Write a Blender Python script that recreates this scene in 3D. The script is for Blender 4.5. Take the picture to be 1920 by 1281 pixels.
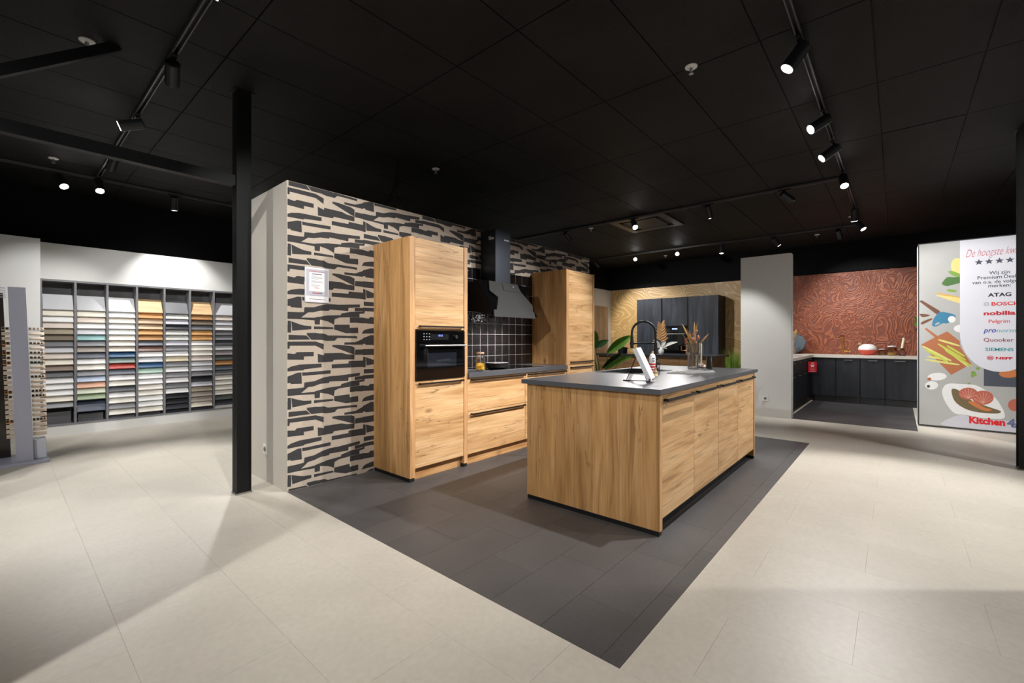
import bpy, bmesh, math, random
from mathutils import Vector, Matrix
random.seed(7)
for o in list(bpy.data.objects): bpy.data.objects.remove(o, do_unlink=True)
scene = bpy.context.scene
COL = scene.collection
# ------------------------------------------------------------------ camera
TH = math.radians(40.9026)              # angle between the optical axis and the kitchen wall (world x)
CAM_H = 1.236
cd = bpy.data.cameras.new('camera'); cam = bpy.data.objects.new('camera', cd); COL.objects.link(cam)
cd.sensor_width = 36.0; cd.lens = 36.0*834.0/1920.0; cd.shift_y = -4.5/1920.0; cd.clip_start = .05; cd.clip_end = 60
cam.location = (0, 0, CAM_H); cam.rotation_euler = (math.pi/2, 0, TH-math.pi/2)
scene.camera = cam
FW = Vector((math.cos(TH), math.sin(TH), 0)); RT = Vector((math.sin(TH), -math.cos(TH), 0)); UP = Vector((0, 0, 1))
# ------------------------------------------------------------------ world, exposure
world = bpy.data.worlds.new('world'); scene.world = world; world.use_nodes = True
bgn = world.node_tree.nodes['Background']; bgn.inputs[0].default_value = (.93, .96, 1.0, 1); bgn.inputs[1].default_value = 0.16
scene.view_settings.view_transform = 'Standard'; scene.view_settings.look = 'None'
scene.view_settings.gamma = 1.0; scene.view_settings.use_curve_mapping = False
scene.view_settings.exposure = 0.0
LAMP_W = 235.0                          # watts of one track spotlight

# ------------------------------------------------------------------ materials
def lin(c):
    c = c/255.0
    return c/12.92 if c <= .04045 else ((c+.055)/1.055)**2.4
def rgb(r, g, b): return (lin(r), lin(g), lin(b), 1.0)
MATS = {}
def new_mat(name):
    m = bpy.data.materials.new(name); m.use_nodes = True; MATS[name] = m
    nt = m.node_tree; b = nt.nodes['Principled BSDF']
    return m, nt, b
def N(nt, t, **kw):
    n = nt.nodes.new(t)
    for k, v in kw.items(): setattr(n, k, v)
    return n
def L(nt, a, b): nt.links.new(a, b)
def plain(name, c, rough=.5, metal=0.0, spec=.5, trans=0.0, ior=1.45, emit=None, es=0.0, noise=0.0, nscale=30, bump=0.0, coat=0.0):
    if name in MATS: return MATS[name]
    m, nt, b = new_mat(name)
    b.inputs['Base Color'].default_value = c; b.inputs['Roughness'].default_value = rough
    b.inputs['Metallic'].default_value = metal; b.inputs['Specular IOR Level'].default_value = spec
    b.inputs['Transmission Weight'].default_value = trans; b.inputs['IOR'].default_value = ior
    b.inputs['Coat Weight'].default_value = coat
    if emit: b.inputs['Emission Color'].default_value = emit; b.inputs['Emission Strength'].default_value = es
    if noise or bump:
        tc = N(nt, 'ShaderNodeTexCoord'); nz = N(nt, 'ShaderNodeTexNoise'); nz.inputs['Scale'].default_value = nscale; nz.inputs['Detail'].default_value = 6
        L(nt, tc.outputs['Object'], nz.inputs['Vector'])
        if noise:
            mx = N(nt, 'ShaderNodeMix', data_type='RGBA'); mx.inputs['A'].default_value = tuple(x*(1-noise) for x in c[:3])+(1,); mx.inputs['B'].default_value = tuple(min(1, x*(1+noise)) for x in c[:3])+(1,)
            L(nt, nz.outputs['Fac'], mx.inputs['Factor']); L(nt, mx.outputs['Result'], b.inputs['Base Color'])
        if bump:
            bp = N(nt, 'ShaderNodeBump'); bp.inputs['Strength'].default_value = bump; bp.inputs['Distance'].default_value = .01
            L(nt, nz.outputs['Fac'], bp.inputs['Height']); L(nt, bp.outputs['Normal'], b.inputs['Normal'])
    return m
def ramp(nt, stops):
    r = N(nt, 'ShaderNodeValToRGB'); e = r.color_ramp.elements
    e[0].position, e[0].color = stops[0]; e[1].position, e[1].color = stops[-1]
    for p, c in stops[1:-1]:
        x = e.new(p); x.color = c
    return r
def wood(name, axis, light, mid, dark, crack=True, seed=0.0):
    """oak-like decor, grain along the given axis (0 x, 1 y, 2 z)"""
    m, nt, b = new_mat(name)
    tc = N(nt, 'ShaderNodeTexCoord')
    def mp(sl, sc):
        q = N(nt, 'ShaderNodeMapping'); s = [sc]*3; s[axis] = sl
        q.inputs['Scale'].default_value = s; q.inputs['Location'].default_value = (seed, seed*1.7, seed*.6)
        L(nt, vadd.outputs[0], q.inputs['Vector']); return q
    oi = N(nt, 'ShaderNodeObjectInfo'); om = N(nt, 'ShaderNodeMath', operation='MULTIPLY'); om.inputs[1].default_value = 37.0; L(nt, oi.outputs['Random'], om.inputs[0])
    vadd = N(nt, 'ShaderNodeVectorMath', operation='ADD'); L(nt, tc.outputs['Object'], vadd.inputs[0]); L(nt, om.outputs[0], vadd.inputs[1])
    warp = N(nt, 'ShaderNodeTexNoise'); warp.inputs['Scale'].default_value = 1.0; warp.inputs['Detail'].default_value = 2
    L(nt, mp(1.6, 5).outputs['Vector'], warp.inputs['Vector'])
    n1 = N(nt, 'ShaderNodeTexNoise'); n1.inputs['Scale'].default_value = 1.0; n1.inputs['Detail'].default_value = 5; n1.inputs['Distortion'].default_value = .9
    L(nt, mp(.9, 9).outputs['Vector'], n1.inputs['Vector'])
    n2 = N(nt, 'ShaderNodeTexNoise'); n2.inputs['Scale'].default_value = 1.0; n2.inputs['Detail'].default_value = 4
    L(nt, mp(4, 170).outputs['Vector'], n2.inputs['Vector'])
    n3 = N(nt, 'ShaderNodeTexNoise'); n3.inputs['Scale'].default_value = 1.0; n3.inputs['Detail'].default_value = 3; n3.inputs['Distortion'].default_value = 1.6
    L(nt, mp(1.1, 26).outputs['Vector'], n3.inputs['Vector'])
    r1 = ramp(nt, [(.32, dark), (.5, mid), (.68, light)])
    L(nt, n1.outputs['Fac'], r1.inputs['Fac'])
    r2 = ramp(nt, [(.3, (.78, .76, .74, 1)), (.65, (1.06, 1.06, 1.06, 1))]); L(nt, n2.outputs['Fac'], r2.inputs['Fac'])
    mu = N(nt, 'ShaderNodeMix', data_type='RGBA', blend_type='MULTIPLY'); mu.inputs['Factor'].default_value = .8
    L(nt, r1.outputs['Color'], mu.inputs['A']); L(nt, r2.outputs['Color'], mu.inputs['B'])
    r3 = ramp(nt, [(.34, (.55, .5, .45, 1)), (.46, (1, 1, 1, 1))]); L(nt, n3.outputs['Fac'], r3.inputs['Fac'])
    mu2 = N(nt, 'ShaderNodeMix', data_type='RGBA', blend_type='MULTIPLY'); mu2.inputs['Factor'].default_value = .55
    L(nt, mu.outputs['Result'], mu2.inputs['A']); L(nt, r3.outputs['Color'], mu2.inputs['B'])
    out = mu2
    # glued boards: tone steps across the grain
    sx = N(nt, 'ShaderNodeSeparateXYZ'); L(nt, vadd.outputs[0], sx.inputs[0])
    ad = N(nt, 'ShaderNodeMath', operation='ADD')
    oth = [i for i in (0, 1, 2) if i != axis]
    L(nt, sx.outputs[oth[0]], ad.inputs[0]); L(nt, sx.outputs[oth[1]], ad.inputs[1])
    ml = N(nt, 'ShaderNodeMath', operation='MULTIPLY'); ml.inputs[1].default_value = 6.5; L(nt, ad.outputs[0], ml.inputs[0])
    fl = N(nt, 'ShaderNodeMath', operation='FLOOR'); L(nt, ml.outputs[0], fl.inputs[0])
    wn = N(nt, 'ShaderNodeTexWhiteNoise', noise_dimensions='1D'); L(nt, fl.outputs[0], wn.inputs['W'])
    rb = ramp(nt, [(0, (.86, .85, .84, 1)), (1, (1.08, 1.08, 1.08, 1))]); L(nt, wn.outputs['Value'], rb.inputs['Fac'])
    mub = N(nt, 'ShaderNodeMix', data_type='RGBA', blend_type='MULTIPLY'); mub.inputs['Factor'].default_value = .8 if axis == 2 else .35
    L(nt, mu2.outputs['Result'], mub.inputs['A']); L(nt, rb.outputs['Color'], mub.inputs['B']); mu2 = mub; out = mub
    if crack:
        n4 = N(nt, 'ShaderNodeTexNoise'); n4.inputs['Scale'].default_value = 1.0; n4.inputs['Detail'].default_value = 4; n4.inputs['Roughness'].default_value = .55; n4.inputs['Distortion'].default_value = .25
        L(nt, mp(.75, 9).outputs['Vector'], n4.inputs['Vector'])
        # thin dark lines where the noise crosses one value, only in patches
        ma = N(nt, 'ShaderNodeMath', operation='SUBTRACT'); ma.inputs[1].default_value = .5; L(nt, n4.outputs['Fac'], ma.inputs[0])
        mb = N(nt, 'ShaderNodeMath', operation='ABSOLUTE'); L(nt, ma.outputs[0], mb.inputs[0])
        r4 = ramp(nt, [(.0, (1, 1, 1, 1)), (.009, (0, 0, 0, 1))]); L(nt, mb.outputs[0], r4.inputs['Fac'])
        r5 = ramp(nt, [(.50, (0, 0, 0, 1)), (.60, (1, 1, 1, 1))]); L(nt, warp.outputs['Fac'], r5.inputs['Fac'])
        mc = N(nt, 'ShaderNodeMath', operation='MULTIPLY'); L(nt, r4.outputs['Color'], mc.inputs[0]); L(nt, r5.outputs['Color'], mc.inputs[1])
        vo = N(nt, 'ShaderNodeTexVoronoi'); vo.inputs['Scale'].default_value = 1.0
        L(nt, mp(1.5, 3.1).outputs['Vector'], vo.inputs['Vector'])
        r6 = ramp(nt, [(.03, (1, 1, 1, 1)), (.09, (0, 0, 0, 1))]); L(nt, vo.outputs['Distance'], r6.inputs['Fac'])
        md = N(nt, 'ShaderNodeMath', operation='MAXIMUM'); L(nt, mc.outputs[0], md.inputs[0]); L(nt, r6.outputs['Color'], md.inputs[1])
        me = N(nt, 'ShaderNodeMath', operation='MULTIPLY'); me.inputs[1].default_value = .72; L(nt, md.outputs[0], me.inputs[0])
        mx = N(nt, 'ShaderNodeMix', data_type='RGBA'); L(nt, me.outputs[0], mx.inputs['Factor']); L(nt, mu2.outputs['Result'], mx.inputs['A'])
        mx.inputs['B'].default_value = rgb(92, 62, 36)
        out = mx
    L(nt, out.outputs['Result'], b.inputs['Base Color']); b.inputs['Roughness'].default_value = .5; b.inputs['Specular IOR Level'].default_value = .3
    bp = N(nt, 'ShaderNodeBump'); bp.inputs['Strength'].default_value = .12; bp.inputs['Distance'].default_value = .004
    L(nt, n2.outputs['Fac'], bp.inputs['Height']); L(nt, bp.outputs['Normal'], b.inputs['Normal'])
    return m
def stone(name, c, var, scale, rough, perobj=.06, bump=.05, spec=.5, tint=None):
    """mottled mineral surface; every tile object gets a slightly different tone"""
    m, nt, b = new_mat(name)
    tc = N(nt, 'ShaderNodeNewGeometry')
    n1 = N(nt, 'ShaderNodeTexNoise'); n1.inputs['Scale'].default_value = scale; n1.inputs['Detail'].default_value = 9; n1.inputs['Roughness'].default_value = .65
    n2 = N(nt, 'ShaderNodeTexNoise'); n2.inputs['Scale'].default_value = scale*22; n2.inputs['Detail'].default_value = 4
    L(nt, tc.outputs['Position'], n1.inputs['Vector']); L(nt, tc.outputs['Position'], n2.inputs['Vector'])
    lo = tuple(x*(1-var) for x in c[:3])+(1,); hi = tuple(min(1, x*(1+var)) for x in c[:3])+(1,)
    r1 = ramp(nt, [(.3, lo), (.7, hi)]); L(nt, n1.outputs['Fac'], r1.inputs['Fac'])
    r2 = ramp(nt, [(.3, (1-var*.8,)*3+(1,)), (.7, (1+var*.4,)*3+(1,))]); L(nt, n2.outputs['Fac'], r2.inputs['Fac'])
    mu = N(nt, 'ShaderNodeMix', data_type='RGBA', blend_type='MULTIPLY'); mu.inputs['Factor'].default_value = 1
    L(nt, r1.outputs['Color'], mu.inputs['A']); L(nt, r2.outputs['Color'], mu.inputs['B'])
    oi = N(nt, 'ShaderNodeObjectInfo')
    r3 = ramp(nt, [(0, (1-perobj,)*3+(1,)), (1, (tint or (1+perobj,)*3+(1,)))]); L(nt, oi.outputs['Random'], r3.inputs['Fac'])
    mu2 = N(nt, 'ShaderNodeMix', data_type='RGBA', blend_type='MULTIPLY'); mu2.inputs['Factor'].default_value = 1
    L(nt, mu.outputs['Result'], mu2.inputs['A']); L(nt, r3.outputs['Color'], mu2.inputs['B'])
    L(nt, mu2.outputs['Result'], b.inputs['Base Color']); b.inputs['Roughness'].default_value = rough; b.inputs['Specular IOR Level'].default_value = spec
    if bump:
        bp = N(nt, 'ShaderNodeBump'); bp.inputs['Strength'].default_value = bump; bp.inputs['Distance'].default_value = .003
        L(nt, n2.outputs['Fac'], bp.inputs['Height']); L(nt, bp.outputs['Normal'], b.inputs['Normal'])
    return m
oakL, oakM, oakD = rgb(233, 194, 146), rgb(219, 176, 126), rgb(198, 152, 102)
OAK_H = wood('oak_horizontal', 0, oakL, oakM, oakD)
OAK_V = wood('oak_vertical', 2, rgb(212, 166, 113), rgb(196, 150, 96), rgb(168, 124, 75), seed=3.1)
OAK_E = wood('oak_edge', 2, rgb(224, 178, 130), rgb(214, 166, 116), rgb(196, 148, 100), crack=False, seed=1.3)
OAK_P = wood('oak_plinth', 0, rgb(216, 170, 118), rgb(200, 152, 100), rgb(176, 128, 80), crack=False, seed=5)
WALNUT = wood('brown_oak', 1, rgb(140, 108, 74), rgb(122, 92, 62), rgb(96, 72, 48), crack=False, seed=2)
PALEWOOD = wood('pale_ash', 2, rgb(196, 170, 142), rgb(180, 152, 124), rgb(160, 132, 104), crack=False, seed=8)
BLACKWOOD = wood('black_stained_oak', 2, rgb(62, 68, 78), rgb(48, 53, 62), rgb(34, 38, 46), crack=False, seed=4)
BLACKWOOD2 = wood('black_matt_oak', 2, rgb(36, 39, 45), rgb(29, 32, 38), rgb(21, 23, 28), crack=False, seed=6)
BEIGE = stone('beige_vinyl_stone', rgb(203, 196, 183), .07, 1.6, .42, .02)
DARKTILE = stone('anthracite_vinyl_stone', rgb(80, 79, 80), .12, 2.5, .46, .10, tint=(1.12, 1.08, 1.05, 1))
DARKPLANK = stone('dark_plank_vinyl', rgb(72, 71, 73), .2, 4, .45, .14)
SLATE = stone('slate_grey_worktop', rgb(84, 86, 91), .10, 5, .33, 0, bump=.02)
PALETOP = stone('pale_stone_worktop', rgb(205, 198, 188), .06, 6, .4, 0)
WHITE = plain('white_painted_wall', rgb(222, 222, 220), .6, noise=.02, nscale=3)
CREAMW = plain('warm_white_painted_wall', rgb(214, 208, 198), .6, noise=.02, nscale=3)
BLACKWALL = plain('black_painted_wall', rgb(14, 14, 15), .8, spec=.2, noise=.2, nscale=6)
STEEL = plain('black_steel', rgb(15, 15, 16), .5, spec=.25, noise=.15, nscale=20)
BLACK = plain('black_plastic', rgb(20, 20, 21), .45)
MATTBLACK = plain('matt_black_metal', rgb(26, 26, 27), .4)
HANDLE = plain('dark_bronze_handle', rgb(58, 50, 46), .35, metal=.6)
GLASSBLACK = plain('black_glass', rgb(10, 10, 11), .05, coat=.4)
HOODGLASS = plain('black_satin_glass', rgb(58, 58, 57), .35)
CHROME = plain('brushed_steel', rgb(190, 190, 192), .3, metal=1)
GOLD = plain('brushed_gold', rgb(200, 150, 80), .28, metal=1)
COPPERM = plain('copper_metal', rgb(205, 140, 100), .28, metal=1)
GREYBOX = plain('grey_cabinet_board', rgb(128, 128, 132), .5)
GREYDK = plain('dark_grey_cabinet_board', rgb(96, 96, 98), .55)
LILAC = plain('lilac_grey_metal', rgb(168, 170, 186), .4)
PAPERW = plain('paper_white', rgb(238, 238, 240), .6)
def thin_glass(name, tint, refl=.10, rough=.04):
    m, nt, b = new_mat(name); out = nt.nodes['Material Output']; nt.nodes.remove(b)
    tr = N(nt, 'ShaderNodeBsdfTransparent'); tr.inputs[0].default_value = tint
    gl = N(nt, 'ShaderNodeBsdfGlossy'); gl.inputs['Roughness'].default_value = rough
    lw = N(nt, 'ShaderNodeLayerWeight'); lw.inputs['Blend'].default_value = .35
    r = ramp(nt, [(0, (refl*.5,)*3+(1,)), (1, (min(1, refl*6),)*3+(1,))]); L(nt, lw.outputs['Facing'], r.inputs['Fac'])
    mx = N(nt, 'ShaderNodeMixShader'); L(nt, r.outputs['Color'], mx.inputs[0]); L(nt, tr.outputs[0], mx.inputs[1]); L(nt, gl.outputs[0], mx.inputs[2]); L(nt, mx.outputs[0], out.inputs['Surface'])
    return m
GLASS = thin_glass('clear_glass', (.98, .985, .99, 1), .08)
RIBGLASS = thin_glass('ribbed_glass', (.90, .88, .86, 1), .16, .15)
SMOKEGLASS = thin_glass('smoked_glass_grey', (.42, .39, .44, 1), .14, .1)
JARGLASS = thin_glass('jar_glass_brown', (.85, .78, .66, 1), .10)
ACRYL = plain('clear_acrylic', rgb(225, 228, 238), .15)
PLASTICW = plain('white_plastic', rgb(232, 232, 230), .35)
LENS = plain('lamp_lens', (1, 1, 1, 1), .3, emit=(1, .985, .96, 1), es=28)
BLUELED = plain('blue_display', rgb(20, 30, 80), .3, emit=(.25, .35, 1, 1), es=3)
SPLASHB = plain('black_grout_board', rgb(150, 148, 148), .7)
def ceil_mat():
    m, nt, b = new_mat('black_mineral_ceiling_panel')
    g = N(nt, 'ShaderNodeNewGeometry')
    n = N(nt, 'ShaderNodeTexNoise'); n.inputs['Scale'].default_value = 70; n.inputs['Detail'].default_value = 3
    n2 = N(nt, 'ShaderNodeTexNoise'); n2.inputs['Scale'].default_value = 1.3; n2.inputs['Detail'].default_value = 5
    L(nt, g.outputs['Position'], n.inputs['Vector']); L(nt, g.outputs['Position'], n2.inputs['Vector'])
    r = ramp(nt, [(.3, (.0115, .0112, .0109, 1)), (.7, (.0205, .0199, .0193, 1))]); L(nt, n2.outputs['Fac'], r.inputs['Fac'])
    L(nt, r.outputs['Color'], b.inputs['Base Color'])
    rr = ramp(nt, [(.36, (0, 0, 0, 1)), (.42, (1, 1, 1, 1))]); L(nt, n.outputs['Fac'], rr.inputs['Fac'])
    bp = N(nt, 'ShaderNodeBump'); bp.inputs['Strength'].default_value = .5; bp.inputs['Distance'].default_value = .004
    L(nt, rr.outputs['Color'], bp.inputs['Height']); L(nt, bp.outputs['Normal'], b.inputs['Normal'])
    b.inputs['Roughness'].default_value = .62; b.inputs['Specular IOR Level'].default_value = .14
    return m
CEIL = ceil_mat()
CEILGRID = plain('ceiling_grid_black', rgb(26, 25, 24), .5, spec=.2)
def tile_mat():
    m, nt, b = new_mat('glossy_black_handmade_tile')
    g = N(nt, 'ShaderNodeNewGeometry')
    n = N(nt, 'ShaderNodeTexNoise'); n.inputs['Scale'].default_value = 26; n.inputs['Detail'].default_value = 2
    L(nt, g.outputs['Position'], n.inputs['Vector'])
    bp = N(nt, 'ShaderNodeBump'); bp.inputs['Strength'].default_value = .55; bp.inputs['Distance'].default_value = .012
    L(nt, n.outputs['Fac'], bp.inputs['Height']); L(nt, bp.outputs['Normal'], b.inputs['Normal'])
    b.inputs['Base Color'].default_value = rgb(22, 20, 21); b.inputs['Roughness'].default_value = .09
    return m
TILE = tile_mat()
def gold_paper():
    m, nt, b = new_mat('gold_wavy_wallpaper')
    g = N(nt, 'ShaderNodeNewGeometry')
    n = N(nt, 'ShaderNodeTexNoise'); n.inputs['Scale'].default_value = 1.25; n.inputs['Detail'].default_value = 1.5; n.inputs['Distortion'].default_value = .7
    L(nt, g.outputs['Position'], n.inputs['Vector'])
    mu = N(nt, 'ShaderNodeMath', operation='MULTIPLY'); mu.inputs[1].default_value = 130; L(nt, n.outputs['Fac'], mu.inputs[0])
    si = N(nt, 'ShaderNodeMath', operation='SINE'); L(nt, mu.outputs[0], si.inputs[0])
    r = ramp(nt, [(.0, rgb(166, 132, 80)), (.7, rgb(170, 136, 84)), (.97, rgb(190, 157, 104))])
    mr = N(nt, 'ShaderNodeMapRange'); mr.inputs['From Min'].default_value = -1; L(nt, si.outputs[0], mr.inputs['Value'])
    L(nt, mr.outputs['Result'], r.inputs['Fac']); L(nt, r.outputs['Color'], b.inputs['Base Color'])
    bp = N(nt, 'ShaderNodeBump'); bp.inputs['Strength'].default_value = .25; bp.inputs['Distance'].default_value = .01
    L(nt, mr.outputs['Result'], bp.inputs['Height']); L(nt, bp.outputs['Normal'], b.inputs['Normal'])
    b.inputs['Roughness'].default_value = .45
    return m
GOLDPAPER = gold_paper()
def copper_paper():
    m, nt, b = new_mat('copper_floral_wallpaper')
    g = N(nt, 'ShaderNodeNewGeometry')
    n = N(nt, 'ShaderNodeTexNoise'); n.inputs['Scale'].default_value = 1.7; n.inputs['Detail'].default_value = 2; n.inputs['Distortion'].default_value = 2.2
    L(nt, g.outputs['Position'], n.inputs['Vector'])
    mu = N(nt, 'ShaderNodeMath', operation='MULTIPLY'); mu.inputs[1].default_value = 70; L(nt, n.outputs['Fac'], mu.inputs[0])
    si = N(nt, 'ShaderNodeMath', operation='SINE'); L(nt, mu.outputs[0], si.inputs[0])
    mr = N(nt, 'ShaderNodeMapRange'); mr.inputs['From Min'].default_value = -1; L(nt, si.outputs[0], mr.inputs['Value'])
    r = ramp(nt, [(.0, rgb(114, 57, 37)), (.45, rgb(124, 64, 42)), (.86, rgb(130, 68, 44)), (1, rgb(164, 95, 62))]); L(nt, mr.outputs['Result'], r.inputs['Fac'])
    v = N(nt, 'ShaderNodeTexVoronoi'); v.inputs['Scale'].default_value = 5.5
    v.inputs['Randomness'].default_value = 1
    mp = N(nt, 'ShaderNodeMapping'); mp.inputs['Scale'].default_value = (1, 1.9, 1.1); mp.inputs['Rotation'].default_value = (.6, 0, 0)
    L(nt, g.outputs['Position'], mp.inputs['Vector']); L(nt, mp.outputs['Vector'], v.inputs['Vector'])
    r2 = ramp(nt, [(.10, (1, 1, 1, 1)), (.15, (0, 0, 0, 1))]); L(nt, v.outputs['Distance'], r2.inputs['Fac'])
    mx = N(nt, 'ShaderNodeMix', data_type='RGBA'); L(nt, r2.outputs['Color'], mx.inputs['Factor']); L(nt, r.outputs['Color'], mx.inputs['A']); mx.inputs['B'].default_value = rgb(84, 62, 60)
    L(nt, mx.outputs['Result'], b.inputs['Base Color']); b.inputs['Roughness'].default_value = .5
    bp = N(nt, 'ShaderNodeBump'); bp.inputs['Strength'].default_value = .4; bp.inputs['Distance'].default_value = .01
    L(nt, mr.outputs['Result'], bp.inputs['Height']); L(nt, bp.outputs['Normal'], b.inputs['Normal'])
    return m
COPPERPAPER = copper_paper()
def weave(name, c):
    m = plain(name, c, .8)
    nt = m.node_tree; b = nt.nodes['Principled BSDF']
    g = N(nt, 'ShaderNodeNewGeometry'); mp = N(nt, 'ShaderNodeMapping'); mp.inputs['Scale'].default_value = (40, 40, 300)
    n = N(nt, 'ShaderNodeTexNoise'); n.inputs['Scale'].default_value = 1; n.inputs['Detail'].default_value = 3
    L(nt, g.outputs['Position'], mp.inputs['Vector']); L(nt, mp.outputs['Vector'], n.inputs['Vector'])
    r = ramp(nt, [(.3, tuple(x*.86 for x in c[:3])+(1,)), (.7, tuple(x*1.08 for x in c[:3])+(1,))]); L(nt, n.outputs['Fac'], r.inputs['Fac'])
    L(nt, r.outputs['Color'], b.inputs['Base Color'])
    return m
PAPERL = weave('beige_woven_wallpaper', rgb(196, 182, 166))
PAPERD = weave('charcoal_wallpaper_print', rgb(58, 57, 58))

# ------------------------------------------------------------------ mesh helpers
def thing(name, label, cat, loc=(0, 0, 0), group=None, rot=None):
    o = bpy.data.objects.new(name, None); COL.objects.link(o); o.location = loc; o.empty_display_size = .1
    if rot: o.rotation_euler = rot
    tag(o, label, cat, group)
    return o
def tag(o, label, cat, group=None, kind=None):
    o['label'] = label; o['category'] = cat
    if group: o['group'] = group
    if kind: o['kind'] = kind
    return o
def top_of(o):
    while o.parent: o = o.parent
    return o
class MB:
    def __init__(s): s.v = []; s.f = []
    def add(s, vs, fs):
        k = len(s.v); s.v += [tuple(p) for p in vs]; s.f += [tuple(i+k for i in f) for f in fs]; return s
    def box(s, x0, x1, y0, y1, z0, z1):
        return s.add([(x0, y0, z0), (x1, y0, z0), (x1, y1, z0), (x0, y1, z0), (x0, y0, z1), (x1, y0, z1), (x1, y1, z1), (x0, y1, z1)],
                     [(0, 3, 2, 1), (4, 5, 6, 7), (0, 1, 5, 4), (1, 2, 6, 5), (2, 3, 7, 6), (3, 0, 4, 7)])
    def obox(s, M, x0, x1, y0, y1, z0, z1):
        t = MB().box(x0, x1, y0, y1, z0, z1); return s.add([M @ Vector(p) for p in t.v], t.f)
    def cone(s, p0, p1, r0, r1, n=16, caps=True):
        p0, p1 = Vector(p0), Vector(p1); d = (p1-p0).normalized()
        a = Vector((1, 0, 0)) if abs(d.x) < .9 else Vector((0, 1, 0)); u = d.cross(a).normalized(); w = d.cross(u)
        vs = [p+(u*math.cos(2*math.pi*i/n)+w*math.sin(2*math.pi*i/n))*r for p, r in ((p0, r0), (p1, r1)) for i in range(n)]
        fs = [(i, (i+1) % n, n+(i+1) % n, n+i) for i in range(n)]
        if caps: fs += [tuple(range(n))[::-1], tuple(range(n, 2*n))]
        return s.add(vs, fs)
    def tube(s, pts, r, n=8):
        pts = [Vector(p) for p in pts]; rs = r if isinstance(r, (list, tuple)) else [r]*len(pts)
        u = None; vs = []
        for i, p in enumerate(pts):
            d = (pts[min(i+1, len(pts)-1)]-pts[max(i-1, 0)]).normalized()
            if u is None:
                a = Vector((0, 0, 1)) if abs(d.z) < .9 else Vector((1, 0, 0)); u = d.cross(a).normalized()
            else: u = (u-d*u.dot(d)).normalized()
            w = d.cross(u)
            vs += [p+(u*math.cos(2*math.pi*k/n)+w*math.sin(2*math.pi*k/n))*rs[i] for k in range(n)]
        m = len(pts)
        fs = [(j*n+k, j*n+(k+1) % n, (j+1)*n+(k+1) % n, (j+1)*n+k) for j in range(m-1) for k in range(n)]
        fs += [tuple(range(n))[::-1], tuple(range((m-1)*n, m*n))]
        return s.add(vs, fs)
    def lathe(s, c, prof, n=24, ripple=0, rn=0):
        c = Vector(c); vs = []
        for r, z in prof:
            for k in range(n):
                a = 2*math.pi*k/n; q = r*(1+ripple*math.cos(rn*a)) if ripple else r
                vs.append(c+Vector((q*math.cos(a), q*math.sin(a), z)))
        m = len(prof)
        fs = [(j*n+k, j*n+(k+1) % n, (j+1)*n+(k+1) % n, (j+1)*n+k) for j in range(m-1) for k in range(n)]
        if prof[0][0] > 1e-5: fs.append(tuple(range(n))[::-1])
        if prof[-1][0] > 1e-5: fs.append(tuple(range((m-1)*n, m*n)))
        return s.add(vs, fs)
    def sphere(s, c, rx, ry, rz, n=12, m=8):
        prof = [(math.sin(math.pi*i/m), -math.cos(math.pi*i/m)) for i in range(m+1)]; c = Vector(c); vs = []
        for r, z in prof:
            for k in range(n):
                a = 2*math.pi*k/n; vs.append(c+Vector((rx*r*math.cos(a), ry*r*math.sin(a), rz*z)))
        return s.add(vs, [(j*n+k, j*n+(k+1) % n, (j+1)*n+(k+1) % n, (j+1)*n+k) for j in range(m) for k in range(n)])
    def prism(s, poly, axis, a, b):
        """extrude a 2D polygon between a and b along the axis (0 x: poly is y,z; 1 y: poly is x,z; 2 z: poly is x,y)"""
        def P(p, t): return (t, p[0], p[1]) if axis == 0 else (p[0], t, p[1]) if axis == 1 else (p[0], p[1], t)
        n = len(poly)
        return s.add([P(p, a) for p in poly]+[P(p, b) for p in poly], [tuple(range(n))[::-1], tuple(range(n, 2*n))]+[(i, (i+1) % n, n+(i+1) % n, n+i) for i in range(n)])
    def build(s, name, mat, parent=None, bevel=0, smooth=False, local=False, seg=1):
        me = bpy.data.meshes.new(name)
        off = Vector((0, 0, 0)) if (parent is None or local) else top_of(parent).location
        me.from_pydata([(p[0]-off[0], p[1]-off[1], p[2]-off[2]) for p in s.v], [], s.f)
        bm = bmesh.new(); bm.from_mesh(me)
        if smooth: bmesh.ops.remove_doubles(bm, verts=bm.verts, dist=1e-5)
        bmesh.ops.recalc_face_normals(bm, faces=bm.faces)
        if bevel: bmesh.ops.bevel(bm, geom=list(bm.edges), offset=bevel, segments=seg, profile=.5, affect='EDGES')
        if smooth:
            for f in bm.faces: f.smooth = True
            for e in bm.edges:
                if len(e.link_faces) == 2 and e.calc_face_angle(0) > .7: e.smooth = False
        bm.to_mesh(me); bm.free(); me.update()
        me.materials.append(mat)
        o = bpy.data.objects.new(name, me); COL.objects.link(o)
        if parent: o.parent = parent
        return o
def single(name, mb, mat, label, cat, loc, group=None, **kw):
    """a thing that is one mesh: origin moved to loc"""
    loc = Vector(loc); t = MB(); t.v = [tuple(Vector(p)-loc) for p in mb.v]; t.f = mb.f
    o = t.build(name, mat, None, **kw); o.location = loc
    return tag(o, label, cat, group)
def copy_obj(o, parent=None):
    c = o.copy(); COL.objects.link(c)
    if parent: c.parent = parent
    return c
def struct(name, mb, mat, parent=None, **kw):
    o = mb.build(name, mat, parent, **kw)
    if not parent: o['kind'] = 'structure'
    return o
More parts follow.
